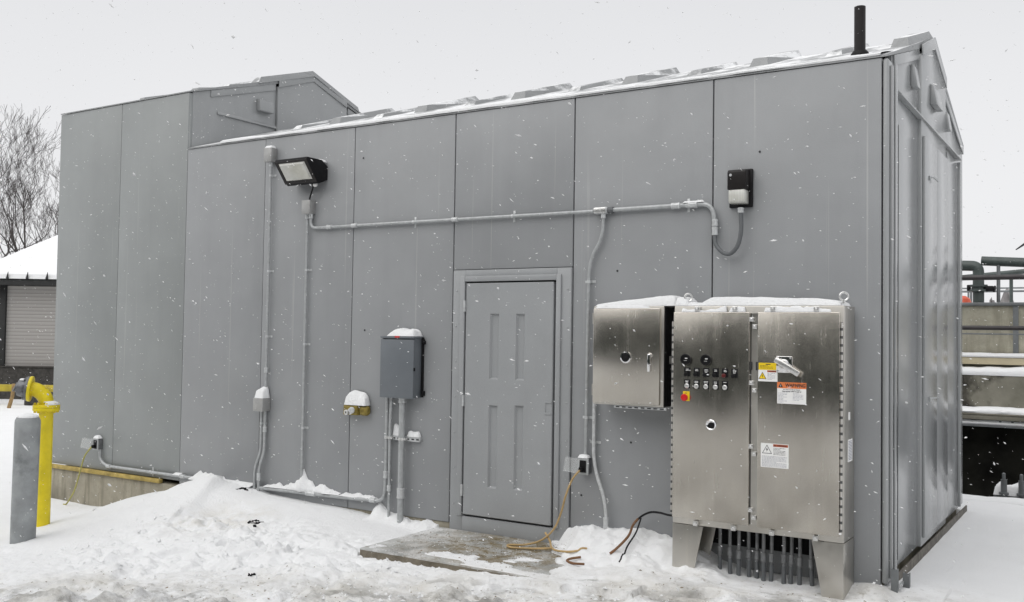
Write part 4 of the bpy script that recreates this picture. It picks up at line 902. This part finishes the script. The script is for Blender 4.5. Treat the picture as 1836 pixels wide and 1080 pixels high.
for k in range(8):
    a = 2*math.pi*(k+.5)/8; b.lathe([(.015, .05), (.015, .072), (.008, .078)], E0+(uu*math.cos(a)+ww*math.sin(a))*.104, ex, 6)
b.build('cap_bolt', 'ygrey', cap)
b = MB(); b.tube([E0+ex*.150-ww*.05, E0+ex*.165+ww*.05], .009, 8); b.build('cap_handle', 'ygrey', cap)
b = MB(); b.lathe([(.11, .033), (.112, .042), (.085, .062), (.05, .075), (.001, .08)], (px_+.012, py_+.005, zf), (0, 0, 1), 24)
bmesh.ops.delete(b.bm, geom=[v for v in b.bm.verts if (v.co-Vector((px_, py_, 0))).dot(Vector((-.66, -.74, 0))) > .02], context='VERTS')
tag(b.build('snow_heap', 'snow', None, angle=80), 'snow clinging to the flange of the yellow pipe', 'snow', 'snow lying on top of things')
q = E0+ex*.085+Vector((0, 0, .082))
b = MB(); t2 = bmesh.new(); bmesh.ops.create_uvsphere(t2, u_segments=18, v_segments=10, radius=1, matrix=Matrix.Translation(q) @ ex.to_track_quat('X', 'Z').to_matrix().to_4x4() @ Matrix.Diagonal((.032, .055, .016, 1))); b.merge(t2)
tag(b.build('snow_heap', 'snow', None, angle=80), 'snow on the grey capped end of the yellow pipe', 'snow', 'snow lying on top of things')

# cut strut stubs at the right corner
t = thing('strut_stub', (.11, -.02, gh(.11, -.02)), 'pair of short galvanised strut ends poking out of the snow at the building corner', 'metal post')
for (x, y, z0, z1) in ((.085, -.03, -.2, .095), (.135, .12, -.2, .045)):
    b = MB(); w = .022
    b.prism([(x-w, y-w), (x+w, y-w), (x+w, y+w), (x+w-.006, y+w), (x+w-.006, y-w+.005), (x-w+.006, y-w+.005), (x-w+.006, y+w), (x-w, y+w)], z0, z1, 'z'); b.build('strut', 'rail', t, False)
b = MB(); b.box(.108, .122, -.035, .10, -.03, -.01, .002); b.build('cross_bar', 'galvd', t)

# frost and drift on the low conduit
def drift(x0, x1, zfun, seed, label, ydep=.075, hmax=.10, base=.012):
    n = int((x1-x0)/.012); X = np.linspace(x0, x1, n+1)
    h = base+hmax*np.clip(.22+1.2*fbm(X*4, X*0, seed, 3)+.9*fbm(X*18, X*0, seed+4, 3), .02, 1.4)*sstep(0, .08, X-x0)*sstep(0, .08, x1-X)
    if x0 < -5.56 < x1: h = h+.17*np.exp(-np.abs((X+5.56)/.06))
    yd = ydep*(1+.6*fbm(X*9, X*0, seed+7, 3)); vs = []
    for x, hh, d in zip(X, h, yd):
        z = zfun(x); jit = .012*(rnd.random()-.5)
        for y, k in ((-.003, 1.), (-.02, .92), (-.6*d+jit*.3, .62), (-.92*d, .25), (-d, 0.), (-d*.9, -.05)): vs.append((x, y, z+hh*k+(jit*.5 if 0 < k < .95 else 0)))
    me = bpy.data.meshes.new('snow_drift'); me.from_pydata(vs, [], [(i*6+j, (i+1)*6+j, (i+1)*6+j+1, i*6+j+1) for i in range(n) for j in range(5)]); me.update()
    tag(link(me, 'snow_drift', 'snow', angle=80), label, 'snow', 'snow banked along the foot of the wall')
drift(-7.18, -6.235, lambda x: .055, 91, 'bank of snow against the wall foot left of the two bent conduits', .10, .115, .03)
drift(-6.07, -5.05, lambda x: .076+(x+6.1)*.013, 95, 'tufted ridge of snow on the low conduit right of the two bent conduits', .062, .085, .015)
drift(-5.05, -4.56, lambda x: .088, 99, 'low snow ridge on the conduit beneath the olive hydrant', .058, .05, .006)
drift(-7.50, -7.38, lambda x: .070, 103, 'small white lump on the low conduit at a wall joint', .06, .07, .02)

# dark scraps in the heap
def scrap(x, y, s, label, seed):
    r = random.Random(seed); z = gh(x, y); b = MB()
    for k in range(7):
        a, c, d = r.uniform(-1, 1)*s, r.uniform(-1, 1)*s*.9, r.uniform(-.2, .5)*s
        mt = Matrix.Translation((x+a, y+c, z+d*.4)) @ Matrix.Rotation(r.uniform(0, 3), 4, 'Z') @ Matrix.Rotation(r.uniform(-.9, .9), 4, 'X')
        b.prism([(-s*.9, -s*.3), (-s*.2, -s*.55), (s*.8, -s*.2), (s*.5, s*.35), (-s*.3, s*.5)], -.012, .012, 'z') if False else b.box(-s*r.uniform(.3, .6), s*r.uniform(.3, .6), -s*.22, s*.16, -.008, .008, .004, 1, mt)
    tag(b.build('dark_scrap', 'blackm', None, False), label, 'debris', 'dark scraps poking out of the snow heap')
scrap(-5.31, -.87, .075, 'largest clump of black scraps in the hollow of the snow heap', 1)
scrap(-6.25, -.20, .045, 'small black scrap near the top of the snow heap', 2)
scrap(-4.16, -1.97, .03, 'dark scrap in the trodden snow near the lower edge', 5)
# scattered grit, straw and clods
b = MB(); vs = []; fs = []
def chip(x, y, z, s, lift=0.):
    k = len(vs); a = rnd.uniform(0, 6.28); l = s*rnd.uniform(.8, 2.2); w = s*rnd.uniform(.4, .8)
    ca, sa = math.cos(a), math.sin(a)
    for (p, q_, r_) in ((-l, -w, 0), (l, -w*.5, 0), (l*.8, w, 0), (-l*.7, w*.8, 0), (0, 0, s*.9)): vs.append((x+p*ca-q_*sa, y+p*sa+q_*ca, z+r_))
    for f in ((0, 1, 4), (1, 2, 4), (2, 3, 4), (3, 0, 4)): fs.append(tuple(k+i for i in f))
for _ in range(1900):
    x = rnd.uniform(-6.8, .2); y = .5*x+rnd.uniform(-.6, .6)
    if rnd.random() > sstep(-.35, .45, -(y-.5*x)+.8*fbm(np.array([x*1.7]), np.array([y*1.7]), 5, 3)[0])*.9: continue
    chip(x, y, gh(x, y)-.001, .0022+.007*rnd.random()**4)
for _ in range(1500):
    x = rnd.gauss(-2.75, .55); y = rnd.gauss(-.45, .28)
    if -3.8 < x < -2.35 and -1.08 < y < -.05:
        z = max(gh(x, y), -.08); chip(x, y, z, .002+.005*rnd.random()**3)
me = bpy.data.meshes.new('grit'); me.from_pydata(vs, [], fs); me.update()
M['grit'] = simple('straw and grit', (.17, .13, .075), .9, 0, .5, 40); tag(link(me, 'grit', 'grit', None, False), 'brown grit and straw bits scattered over the trodden snow and landing', 'grit', kind='stuff')
# snow clods on the landing and around
vs = []; fs = []
for _ in range(2600):
    if rnd.random() < .3: x, y = rnd.uniform(-3.8, -1.5), rnd.uniform(-1.08, -.04)
    else: x, y = rnd.uniform(-6.5, .2), -rnd.uniform(.9, 2.4)
    z = max(gh(x, y), -.08 if (-3.84 < x < -1.5 and y > -1.09) else -9)
    chip(x, y, z-.002, rnd.choice((.003, .004, .005, .006)) if z > -.09 and y > -1.09 else rnd.choice((.003, .004, .006, .009, .013, .018)))
me = bpy.data.meshes.new('snow_crumb'); me.from_pydata(vs, [], fs); me.update()
tag(link(me, 'snow_crumb', 'snow', None, False), 'loose crumbs of snow over the landing and trodden ground', 'snow', kind='stuff')

# ------------------------------------------------------------------ treatment tank behind on the right
TY = 8.0
t = thing('concrete_tank', (0, TY, -1.7), 'stepped concrete tank wall with snowy ledges behind the building on the right', 'tank')
b = MB(); b.box(-7, 7, TY+.55, TY+.9, 1.30, 2.20); b.build('upper_wall', 'concl', t, False)
b = MB(); b.box(-7, 7, TY+.51, TY+.92, 2.201, 2.25, .008); b.build('metal_coping', 'rail', t)
for x in (-3.6, .085, 3.8): MB().box(x-.035, x+.035, TY+.53, TY+.548, 1.34, 2.2).build('wall_joint', 'rail', t)
b = MB(); b.box(-7, 7, TY, TY+.95, .76, 1.20); b.build('middle_wall', 'stain', t, False)
b = MB(); b.box(-7, 7, TY+.951, TY+1.2, .6, 1.3); b.build('backing_wall', 'concl', t, False)
b = MB(); b.box(-7, 7, TY-.35, TY+1.1, .60, .668, .01); b.box(-7, 7, TY-.36, TY-.30, .668, .685, .004); b.build('walkway_slab', 'concw', t)
b = MB(); b.box(-7, 7, TY-.32, TY-.26, .500, .535, .008); b.build('walkway_rail', 'rail', t)
for x in (-.05, .10, .90, -1.2): MB().box(x, x+.03, TY-.30, TY-.28, .535, .60).build('rail_bracket', 'rail', t)
b = MB(); b.box(-7, 7, TY+.05, TY+.3, -1.8, .598); b.build('basin_wall', 'shadewall', t, False)
# snow on its ledges
def ledge(x0, x1, y0, y1, z, h, label, seed):
    nx = int((x1-x0)/.05); X = np.linspace(x0, x1, nx+1); vs = []
    hh = h*(1+.7*fbm(X*2.2, X*0, seed, 4)); sag = .02*fbm(X*5, X*0, seed+3, 3)
    for x, q_, s in zip(X, hh, sag):
        for y, k in ((y0+.002, 0), (y0-.012+s, .35), (y0+.03, .85), ((y0+y1)/2, 1.05), (y1, 1.)): vs.append((x, y, z+.001+q_*k))
    me = bpy.data.meshes.new('snow_ledge'); me.from_pydata(vs, [], [(i*5+j, (i+1)*5+j, (i+1)*5+j+1, i*5+j+1) for i in range(nx) for j in range(4)]); me.update()
    tag(link(me, 'snow_ledge', 'snow', angle=80), label, 'snow', 'snow lying on the tank ledges')
ledge(-6.9, 6.9, TY-.01, TY+.54, 1.20, .125, 'thick snow on the ledge below the beige beam', 111)
ledge(-6.9, 6.9, TY-.34, TY-.002, .686, .085, 'snow on the narrow walkway above the black basin wall', 113)
ledge(-6.9, 6.9, TY-.32, TY-.26, .536, .045, 'thin snow on the rail just above the black basin wall', 115)
b = MB(); b.box(-6.9, 6.9, TY+.16, TY+.30, 1.352, 1.452, .01); o = b.build('beige_beam', 'beige'); tag(o, 'long beige beam lying between two snowy ledges of the tank', 'beam')
ledge(-6.8, 6.8, TY+.15, TY+.50, 1.453, .06, 'snow on top of the beige beam', 117)
# pipes
def longpipe(x0, x1, y, z0, z1, r, mat, name, label, extra=None):
    t = thing(name, (x0, y, z0), label, 'pipe', 'pipes over the concrete tank'); MB().tube([(x0, y, z0), (x1, y, z1)], r, 16).build('tube', mat, t); return t
t = longpipe(-7, 7, TY-.1, 2.572, 2.585, .037, 'brown', 'handrail_pipe', 'thin dark brown pipe running level below the thick green pipe')
s = MB()
for x in (-5.2, 4.6): s.tube([(x, TY-.1, .67), (x, TY-.1, 2.57)], .03, 10)
s.build('support', 'brown', t)
t = longpipe(-7, 7, TY-.1, 1.868, 1.872, .032, 'brown', 'handrail_pipe', 'lower dark pipe crossing in front of the concrete wall')
MB().box(-7, 7, TY-.11, TY-.09, 1.775, 1.795, .003).build('kick_strip', 'rail', t)
s = MB()
for x in (-5.2, 4.6): s.tube([(x, TY-.1, .67), (x, TY-.1, 1.87)], .026, 10)
s.build('support', 'brown', t)
t = thing('green_pipe', (-.4, TY, 2.2), 'thick green pipe with an elbow and a valve flange turning down to the tank', 'pipe', 'pipes over the concrete tank')
gz = 2.80
MB().tube([(-7, TY+.72, gz+.06), (-.62, TY+.72, gz+.01)]+fillet([(-.62, TY+.72, gz+.01), (-.425, TY+.72, gz), (-.425, TY+.72, 2.45)], .19, 8)[1:]+[(-.425, TY+.72, 2.2)], .078, 18).build('riser', 'green', t)
b = MB(); b.lathe([(.08, -.05), (.125, -.05), (.125, -.02), (.09, -.02), (.09, .02), (.125, .02), (.125, .05), (.08, .05)], (-.425, TY+.72, 2.47), (0, 0, 1), 20); b.build('flange', 'green', t)
b = MB(); b.box(-.33, -.22, TY+.66, TY+.78, 2.42, 2.50, .01); b.lathe([(.03, 0), (.05, .01), (.05, .03), (.02, .04)], (-.23, TY+.72, 2.46), (1, 0, -.2), 12); b.box(-.58, -.53, TY+.68, TY+.76, 2.43, 2.52, .01); b.build('valve', 'black', t)
t = thing('green_pipe', (3, TY+.9, 2.2), 'long thick green pipe running level to the right on thin posts', 'pipe', 'pipes over the concrete tank')
MB().tube([(-.40, TY+.86, 2.885), (.4, TY+.86, 2.83), (7, TY+.86, 2.45)], .070, 16).build('tube', 'green', t)
for x in (-.17, 1.6, 3.4): MB().tube([(x, TY+.84, 2.2), (x, TY+.84, 2.84-(x+.2)*.05)], .026, 10).build('support', 'rail', t)
t = thing('green_pipe', (1, TY+4, 2.2), 'distant thin green pipe sloping up to the right behind the brown pipe', 'pipe', 'pipes over the concrete tank')
MB().tube([(-1.4, TY+4, 2.80), (.4, TY+4, 2.96), (7, TY+4, 3.4)], .045, 12).build('tube', 'green', t)
for x in (-.29, .36, 2.4): MB().tube([(x, TY+4, .9), (x, TY+4, 2.86+(x+.2)*.08)], .03, 8).build('support', 'green', t)
b = MB(); b.box(-12, 12, TY+1.3, TY+14, -1.7, 2.02); b.build('tank_top', 'snow', None, False)
bpy.data.objects['tank_top']['kind'] = 'structure'; bpy.data.objects['tank_top'].name = 'snowy_ground'
def railing(y, z0, h, x0, x1, n, label, mat='rail'):
    t = thing('railing', ((x0+x1)/2, y, z0), label, 'railing', 'guard railings on the far side of the tank')
    for k in range(n+1):
        x = x0+(x1-x0)*k/n; MB().tube([(x, y, z0), (x, y, z0+h)], .022, 8).build('post', mat, t)
    for zz in (h, h*.55): MB().tube([(x0, y, z0+zz), (x1, y, z0+zz)], .020, 8).build('rail', mat, t)
    MB().box(x0, x1, y-.01, y+.01, z0+.03, z0+.18).build('toe_board', 'rail', t)
railing(TY+5.5, 2.02, .62, -9, 9, 16, 'grey guard railing nearest behind the brown pipe')
railing(TY+12, 2.02, 1.0, -14, 10, 16, 'grey guard railing farther away over the tank')
t = thing('settling_channel', (-2, TY+8.5, 2.02), 'far dark channel wall with light posts under the railing', 'channel')
MB().box(-11.5, 11.5, TY+8.4, TY+8.8, 2.021, 2.26).build('wall', 'basewall', t, False)
MB().box(-11.5, 11.5, TY+8.3, TY+8.9, 2.261, 2.34, .01).build('cover', 'alu', t)
for k in range(24): MB().box(-11.3+k*.9, -11.24+k*.9, TY+8.36, TY+8.399, 2.021, 2.26).build('stud', 'alu', t)
b = MB(); b.lathe([(.13, 0), (.14, .12), (.135, .24), (.11, .32), (.05, .365), (.001, .37)], (-.74, TY+1.45, 2.02), (0, 0, 1), 20); b.lathe([(.145, .17), (.15, .18), (.145, .19)], (-.74, TY+1.45, 2.02), (0, 0, 1), 20)
b = b.build('orange_float', 'orangeb'); tag(b, 'orange-red rounded float peeking over the tank edge beside the building', 'float')
# ledge at the end of the right-hand ground and pipes in the channel
t = thing('kerb_beam', (0, 4.9, -.2), 'dark edge beam at the end of the snowy strip, capped with snow', 'kerb')
MB().box(-3.0, 7, 4.76, 5.02, -.6, -.175, .01).build('beam', 'blackm', t)
ledge(-3, 7, 4.74, 5.04, -.175, .105, 'thick rounded snow on the dark beam at the end of the right-hand ground', 121)
for i, x in enumerate((.18, .37)):
    b = MB(); b.tube([(x, 5.95, -1.6), (x, 5.95, .02)], .035, 12); b.lathe([(.02, 0), (.02, .07), (.01, .08)], (x, 5.95, .02), (0, 0, 1), 10); b.lathe([(.055, 0), (.055, .025)], (x, 5.95, -.16), (0, 0, 1), 8)
    tag(b.build('anchor_rod', 'rail'), ('left' if i == 0 else 'right')+' of two short metal rods standing before the black basin wall', 'rod', 'metal rods before the basin wall')
MB().box(.06, 1.2, 5.98, 6.14, -1.7, -.18, .02).build('pipe_support', 'rail')
tag(bpy.data.objects['pipe_support'], 'dark metal support behind the two short rods', 'bracket')
snow_heap('snow_heap', .06, 1.2, 5.98, 6.14, -.178, .13, 'snow lump behind the two short metal rods', 131, edge=.09, step=.02)
# bird
bp = Vector((.50, 9.4, 3.10))
t = thing('bird', tuple(bp), 'black bird with spread wings flying at the right edge of the sky', 'bird')
b = MB(); b.lathe([(.004, -.20), (.045, -.16), (.03, -.12), (.055, -.04), (.06, .04), (.045, .10), (.038, .14), (.03, .17), (.008, .19), (.002, .23)], bp, (.3, .9, .1), 14); b.build('body', 'black', t)
for sg in (-1, 1):
    sd = Vector((.9, -.3, 0))*sg; fwv = Vector((.3, .9, .1)); up = Vector((0, 0, 1)); P = []
    for s_, c_, z_, th in ((.03, .16, .02, .02), (.20, .15, .12, .015), (.36, .12, .10, .01), (.52, .04, .0, .006)):
        for fo in (c_*.5, -c_*.5): 
            for tt in (th, -th): P.append(bp+sd*s_+fwv*(fo-s_*.15)+up*(z_+tt))
    F = []
    for i in range(3):
        a = i*4; F += [(a, a+4, a+6, a+2), (a+1, a+3, a+7, a+5), (a, a+1, a+5, a+4), (a+2, a+6, a+7, a+3)]
    F += [(0, 2, 3, 1), (12, 13, 15, 14)]
    MB().raw(P, F).build('wing', 'black', t)

# ------------------------------------------------------------------ house on the left
hc = Vector((-25.86, 8.56, -.35)); hu = Vector((.838, .546, 0)).normalized(); hv = Vector((-hu.y, hu.x, 0))
HM = Matrix(((hu.x, hv.x, 0, hc.x), (hu.y, hv.y, 0, hc.y), (0, 0, 1, hc.z), (0, 0, 0, 1)))
t = thing('pavilion', tuple(hc), 'low pavilion with ribbed grey-brown walls, dark eave and a steep snow-covered roof', 'building')
EZ = 3.36
b = MB(); b.box(.05, 9, .05, 8, .9, EZ-.16, 0, 2, HM); b.box(-8, -.2, .4, 8, .9, EZ-.2, 0, 2, HM); b.build('wall', 'siding', t, False)
b = MB(); b.box(-8, 9.05, -.02, 8.05, -.3, .30, 0, 2, HM); b.box(-8, 9.08, -.05, 8.08, .302, .86, .01, 2, HM); b.box(-8, 9.1, -.08, 8.1, .862, .905, .01, 2, HM); b.build('base', 'basewall', t, False)
b = MB(); b.box(-.06, .12, -.04, .14, .9, EZ-.16, .01, 2, HM); b.build('corner_post', 'eave', t)
b = MB(); b.box(-8, 9.5, -.55, 8.5, EZ-.155, EZ+.0, .01, 2, HM); b.build('fascia', 'eave', t)
xL, xR, sl = -.9, 9.6, .74
def Hp(u, v, z): return HM @ Vector((u, v, z))
b = MB(); v0, v1 = -.62, 8.6; u0, u1 = -.72, 9.6; hgt = (v1-v0)/2
A, B, C_, D_ = (u0, v0), (u1, v0), (u1, v1), (u0, v1); r0 = (u0+hgt, (v0+v1)/2); r1 = (u1-hgt+.5, (v0+v1)/2); zr = EZ+sl*hgt
P = [Hp(*A, EZ+.02), Hp(*B, EZ+.02), Hp(*C_, EZ+.02), Hp(*D_, EZ+.02), Hp(*r0, zr), Hp(*r1, zr)]+[Hp(*k, EZ+.15) for k in (A, B, C_, D_)]
P[4] = Hp(*r0, zr+.13); P[5] = Hp(*r1, zr+.13)
b.raw(P, [(0, 1, 7, 6), (1, 2, 8, 7), (2, 3, 9, 8), (3, 0, 6, 9), (6, 7, 5, 4), (7, 8, 5), (8, 9, 4, 5), (9, 6, 4), (0, 3, 2, 1)]); b.build('snowy_roof', 'snow', t, False)
b = MB()
for k in range(9):
    u = -.65+k*.55; b.tube([Hp(u, v0-.02, EZ+.02), Hp(u+.03, v0-.06, EZ+.13), Hp(u+.05, v0-.08, EZ+.21)], [.04, .02, .005], 6)
b.build('eave_tip', 'eave', t)
# second wing of the hip that shows at the picture edge
# yellow barrier and stake in front of it
fm = Matrix(((hu.x, hv.x, 0, hc.x+1.2), (hu.y, hv.y, 0, hc.y-1.6), (0, 0, 1, -.3), (0, 0, 0, 1)))
t = thing('yellow_barrier', (hc.x+1.2, hc.y-1.6, -.3), 'long yellow barrier rail on dark blocks before the pavilion', 'barrier')
b = MB(); b.box(-6, 6, -.08, .08, .26, .44, .02, 2, fm); b.build('rail', 'yellowd', t)
for k in range(7): MB().box(-5.6+k*1.8, -5.2+k*1.8, -.12, .12, -.1, .258, .02, 2, fm).build('block', 'basewall', t)
sp = Vector((-22.6, 7.05, -.4))
t = tag(MB().tube([sp+Vector((-.10, -.05, 0)), sp+Vector((-.04, 0, .3)), sp+Vector((0, 0, .62))], [.05, .045, .04], 6).build('wooden_stake', 'wood'), 'leaning wooden stake at the end of the yellow barrier', 'stake')

# ------------------------------------------------------------------ bare trees
def tree(x, y, h, seed, label, spread=1., lean=(0, 0), r0=.15, first=.12):
    r = random.Random(seed); z0 = gh(x, y)-.2; t = thing('bare_tree', (x, y, z0), label, 'tree', 'bare winter trees behind the pavilion')
    tb, cb = MB(), MB()
    def grow(p, d, L, rad, lev):
        n = 4 if lev < 3 else 3; pts = [p]; rs = [rad]
        for k in range(n):
            d = (d+Vector((r.gauss(0, .11), r.gauss(0, .11), r.gauss(.08, .06)))*(1+.2*lev)).normalized(); p = p+d*(L/n); pts.append(p); rs.append(max(.0055, rad*(1-(.42 if lev else .35)*(k+1)/n)))
        (tb if lev < 2 else cb).tube(pts, rs, 8 if lev < 2 else (4 if lev < 4 else 3), lev < 2)
        if lev >= 7 or L < .2: return
        for k in range(2 if lev < 1 else r.choice((2, 2, 3))):
            a = r.uniform(0, 6.28); s = r.uniform(.26, .60)*spread; u = d.orthogonal().normalized(); w = d.cross(u)
            grow(p, (d*math.cos(s)+(u*math.cos(a)+w*math.sin(a))*math.sin(s)).normalized(), L*r.uniform(.62, .84), rs[-1]*r.uniform(.68, .9), lev+1)
        if lev > 0:
            for k in range(1, n):
                if r.random() < .45:
                    a = r.uniform(0, 6.28); s = r.uniform(.5, 1.0); u = d.orthogonal().normalized(); w = d.cross(u); dd = (pts[k+1]-pts[k]).normalized()
                    grow(pts[k], (dd*math.cos(s)+(u*math.cos(a)+w*math.sin(a))*math.sin(s)).normalized(), L*r.uniform(.38, .6), rs[k]*.5, lev+2)
    grow(Vector((x, y, z0)), Vector((lean[0], lean[1], 1)).normalized(), h*.36, r0, 0)
    tb.build('trunk', 'bark', t); cb.build('crown', 'twig', t, False)
# along the view direction of the left picture edge, beyond the pavilion
tree(-41.88, 18.60, 9.4, 4, 'bare tree whose trunk rises nearest the left picture edge behind the snowy roof', .9)
tree(-41.05, 19.12, 8.8, 11, 'slim forked bare tree standing close to the taller grey building', .70, (-.02, -.02))
tree(-41.49, 16.48, 10.2, 23, 'large bare tree mostly out of view, its branches reaching in from the left', 1.1)
tree(-44.36, 21.77, 7.4, 31, 'small bare tree partly hidden by the taller grey building', .7, (-.02, 0))
# low wood far away
def wood(name, x0, x1, y, h, n, mat, label, seed, kindr='stuff'):
    r = random.Random(seed); b = MB()
    for k in range(n):
        x = x0+(x1-x0)*(k+r.random())/n; hh = h*r.uniform(.6, 1.1); w = hh*r.uniform(.18, .3); yy = y+r.uniform(-3, 3)
        b.lathe([(w*.25, 0), (w*r.uniform(.8, 1.1), hh*.18), (w*.8, hh*.4), (w*.62, hh*.58), (w*.4, hh*.78), (.05, hh)], (x, yy, -.6), (r.gauss(0, .03), 0, 1), 7)
    for v in b.bm.verts: v.co += Vector((r.gauss(0, .25), r.gauss(0, .25), r.gauss(0, .2)))
    tag(b.build(name, mat, None, False), label, 'wood', kind=kindr)
wood('far_wood', -60, 90, 118, 7.5, 110, 'fartree', 'pale far-off line of trees on the horizon', 3)
wood('added_conifers', -27, 7, -23.5, 13, 60, 'pine', 'added unseen stand of tall evergreens that darkens the cabinet reflections', 8)  # unseen conifers added to darken the steel reflections; side stands stay low
wood('added_conifers', -62, -28, -27, 6.5, 55, 'pine', 'added unseen lower evergreens to the left of the tall stand', 9)
wood('added_conifers', 8, 50, -27, 6.5, 65, 'pine', 'added unseen lower evergreens to the right of the tall stand', 10)

# ------------------------------------------------------------------ falling snow
nr = np.random.RandomState(5); vs = []; fs = []
NF = 21000
base = np.array([[1, 0, 0], [0, .6, 0], [-1, .1, 0], [0, -.7, 0], [.1, 0, .5], [0, .1, -.5]]); tri_f = [(0, 1, 4), (1, 2, 4), (2, 3, 4), (3, 0, 4), (1, 0, 5), (2, 1, 5), (3, 2, 5), (0, 3, 5)]
cam_c = np.array([1.471, -7.234, 1.685]); kcount = 0
while kcount < NF:
    p = np.array([nr.uniform(-12, 3.5), nr.uniform(-6.3, 7), nr.uniform(-.3, 6.5)])
    if (-9.95 < p[0] < .1 and p[1] > -.03 and p[1] < 4 and p[2] < 5.2) or p[1] > -.03 and nr.rand() < .6: continue
    if np.linalg.norm(p-cam_c) < 2.3: continue
    s = (.0021+.0048*nr.rand()**2.6)*(1.0 if nr.rand() > .04 else 1.5); el = nr.uniform(1., 1.5 if nr.rand() < .65 else 3.0)
    a = nr.normal(.35, .45)
    Rm = np.array(Matrix.Rotation(a, 3, Vector((.3, 1, .2))) @ Matrix.Rotation(nr.uniform(0, 6.28), 3, 'X'))
    q = (base*nr.uniform(.6, 1.3, (6, 3))*np.array([s*el, s, s])) @ Rm.T+p
    k = len(vs); vs += q.tolist(); fs += [tuple(k+i for i in f) for f in tri_f]; kcount += 1
me = bpy.data.meshes.new('falling_snow'); me.from_pydata(vs, [], fs); me.update()
tag(link(me, 'falling_snow', 'flake', None, False), 'fine snowflakes drifting through the air all over the yard', 'snow', kind='stuff')

# ------------------------------------------------------------------ light, sky, camera
w = bpy.data.worlds.new('World'); scn.world = w; w.use_nodes = True; nt = w.node_tree; bg = nt.nodes['Background']
sky = nt.nodes.new('ShaderNodeTexSky'); sky.sky_type = 'NISHITA'; sky.sun_disc = False
SUN_EL, SUN_AZ = R(52), R(197)
sky.sun_elevation = SUN_EL; sky.sun_rotation = SUN_AZ; sky.air_density = 1.; sky.dust_density = 6.; sky.ozone_density = 1.
hs = nt.nodes.new('ShaderNodeHueSaturation'); hs.inputs['Saturation'].default_value = .06; nt.links.new(sky.outputs[0], hs.inputs['Color'])
mx = nt.nodes.new('ShaderNodeMix'); mx.data_type = 'RGBA'; mx.inputs[0].default_value = .80
nt.links.new(hs.outputs[0], mx.inputs[6])
# overcast veil: a little brighter towards the horizon, with broad soft cloud tone
tc = nt.nodes.new('ShaderNodeTexCoord'); sp3 = nt.nodes.new('ShaderNodeSeparateXYZ'); nt.links.new(tc.outputs['Generated'], sp3.inputs[0])
cn = nt.nodes.new('ShaderNodeTexNoise'); cn.inputs['Scale'].default_value = 1.6; cn.inputs['Detail'].default_value = 4; nt.links.new(tc.outputs['Generated'], cn.inputs['Vector'])
ma = nt.nodes.new('ShaderNodeMath'); ma.operation = 'MULTIPLY_ADD'; nt.links.new(cn.outputs['Fac'], ma.inputs[0]); ma.inputs[1].default_value = .22; nt.links.new(sp3.outputs[2], ma.inputs[2])
vr = nt.nodes.new('ShaderNodeValToRGB'); nt.links.new(ma.outputs[0], vr.inputs[0]); e = vr.color_ramp.elements
e[0].position = .10; e[0].color = (.985, .985, .99, 1); e[1].position = .46; e[1].color = (.80, .805, .82, 1)
vm = nt.nodes.new('ShaderNodeMix'); vm.data_type = 'RGBA'; vm.blend_type = 'MULTIPLY'; vm.inputs[0].default_value = 1; nt.links.new(vr.outputs[0], vm.inputs[6]); vm.inputs[7].default_value = (9.9, 9.92, 10.0, 1)
nt.links.new(vm.outputs[2], mx.inputs[7])
nt.links.new(mx.outputs[2], bg.inputs[0]); bg.inputs[1].default_value = .1
L = bpy.data.lights.new('sun', 'SUN'); L.energy = 1.45; L.angle = R(85); L.color = (1, .97, .93)
so = bpy.data.objects.new('sun', L); COL.objects.link(so)
sd = Vector((math.sin(SUN_AZ)*math.cos(SUN_EL), math.cos(SUN_AZ)*math.cos(SUN_EL), math.sin(SUN_EL)))
so.rotation_euler = sd.to_track_quat('Z', 'Y').to_euler(); so.location = (0, -5, 12)
cd = bpy.data.cameras.new('camera'); co = bpy.data.objects.new('camera', cd); COL.objects.link(co); scn.camera = co
cd.sensor_width = 36; cd.lens = 1748.08/1836*36; cd.clip_start = .05; cd.clip_end = 600
yaw, pit, rol = .56482, .03371, .01504
f = Vector((-math.sin(yaw)*math.cos(pit), math.cos(yaw)*math.cos(pit), math.sin(pit))); r_ = Vector((math.cos(yaw), math.sin(yaw), 0)); u_ = r_.cross(f)
r2 = r_*math.cos(rol)+u_*math.sin(rol); u2 = u_*math.cos(rol)-r_*math.sin(rol)
co.matrix_world = Matrix(((r2.x, u2.x, -f.x, 1.47073), (r2.y, u2.y, -f.y, -7.23369), (r2.z, u2.z, -f.z, 1.68541), (0, 0, 0, 1)))
vs_ = scn.view_settings; vs_.view_transform = 'Standard'; vs_.look = 'None'; vs_.exposure = .15; vs_.gamma = 1
scn.render.engine = 'CYCLES'; scn.cycles.max_bounces = 8; scn.cycles.use_denoising = True
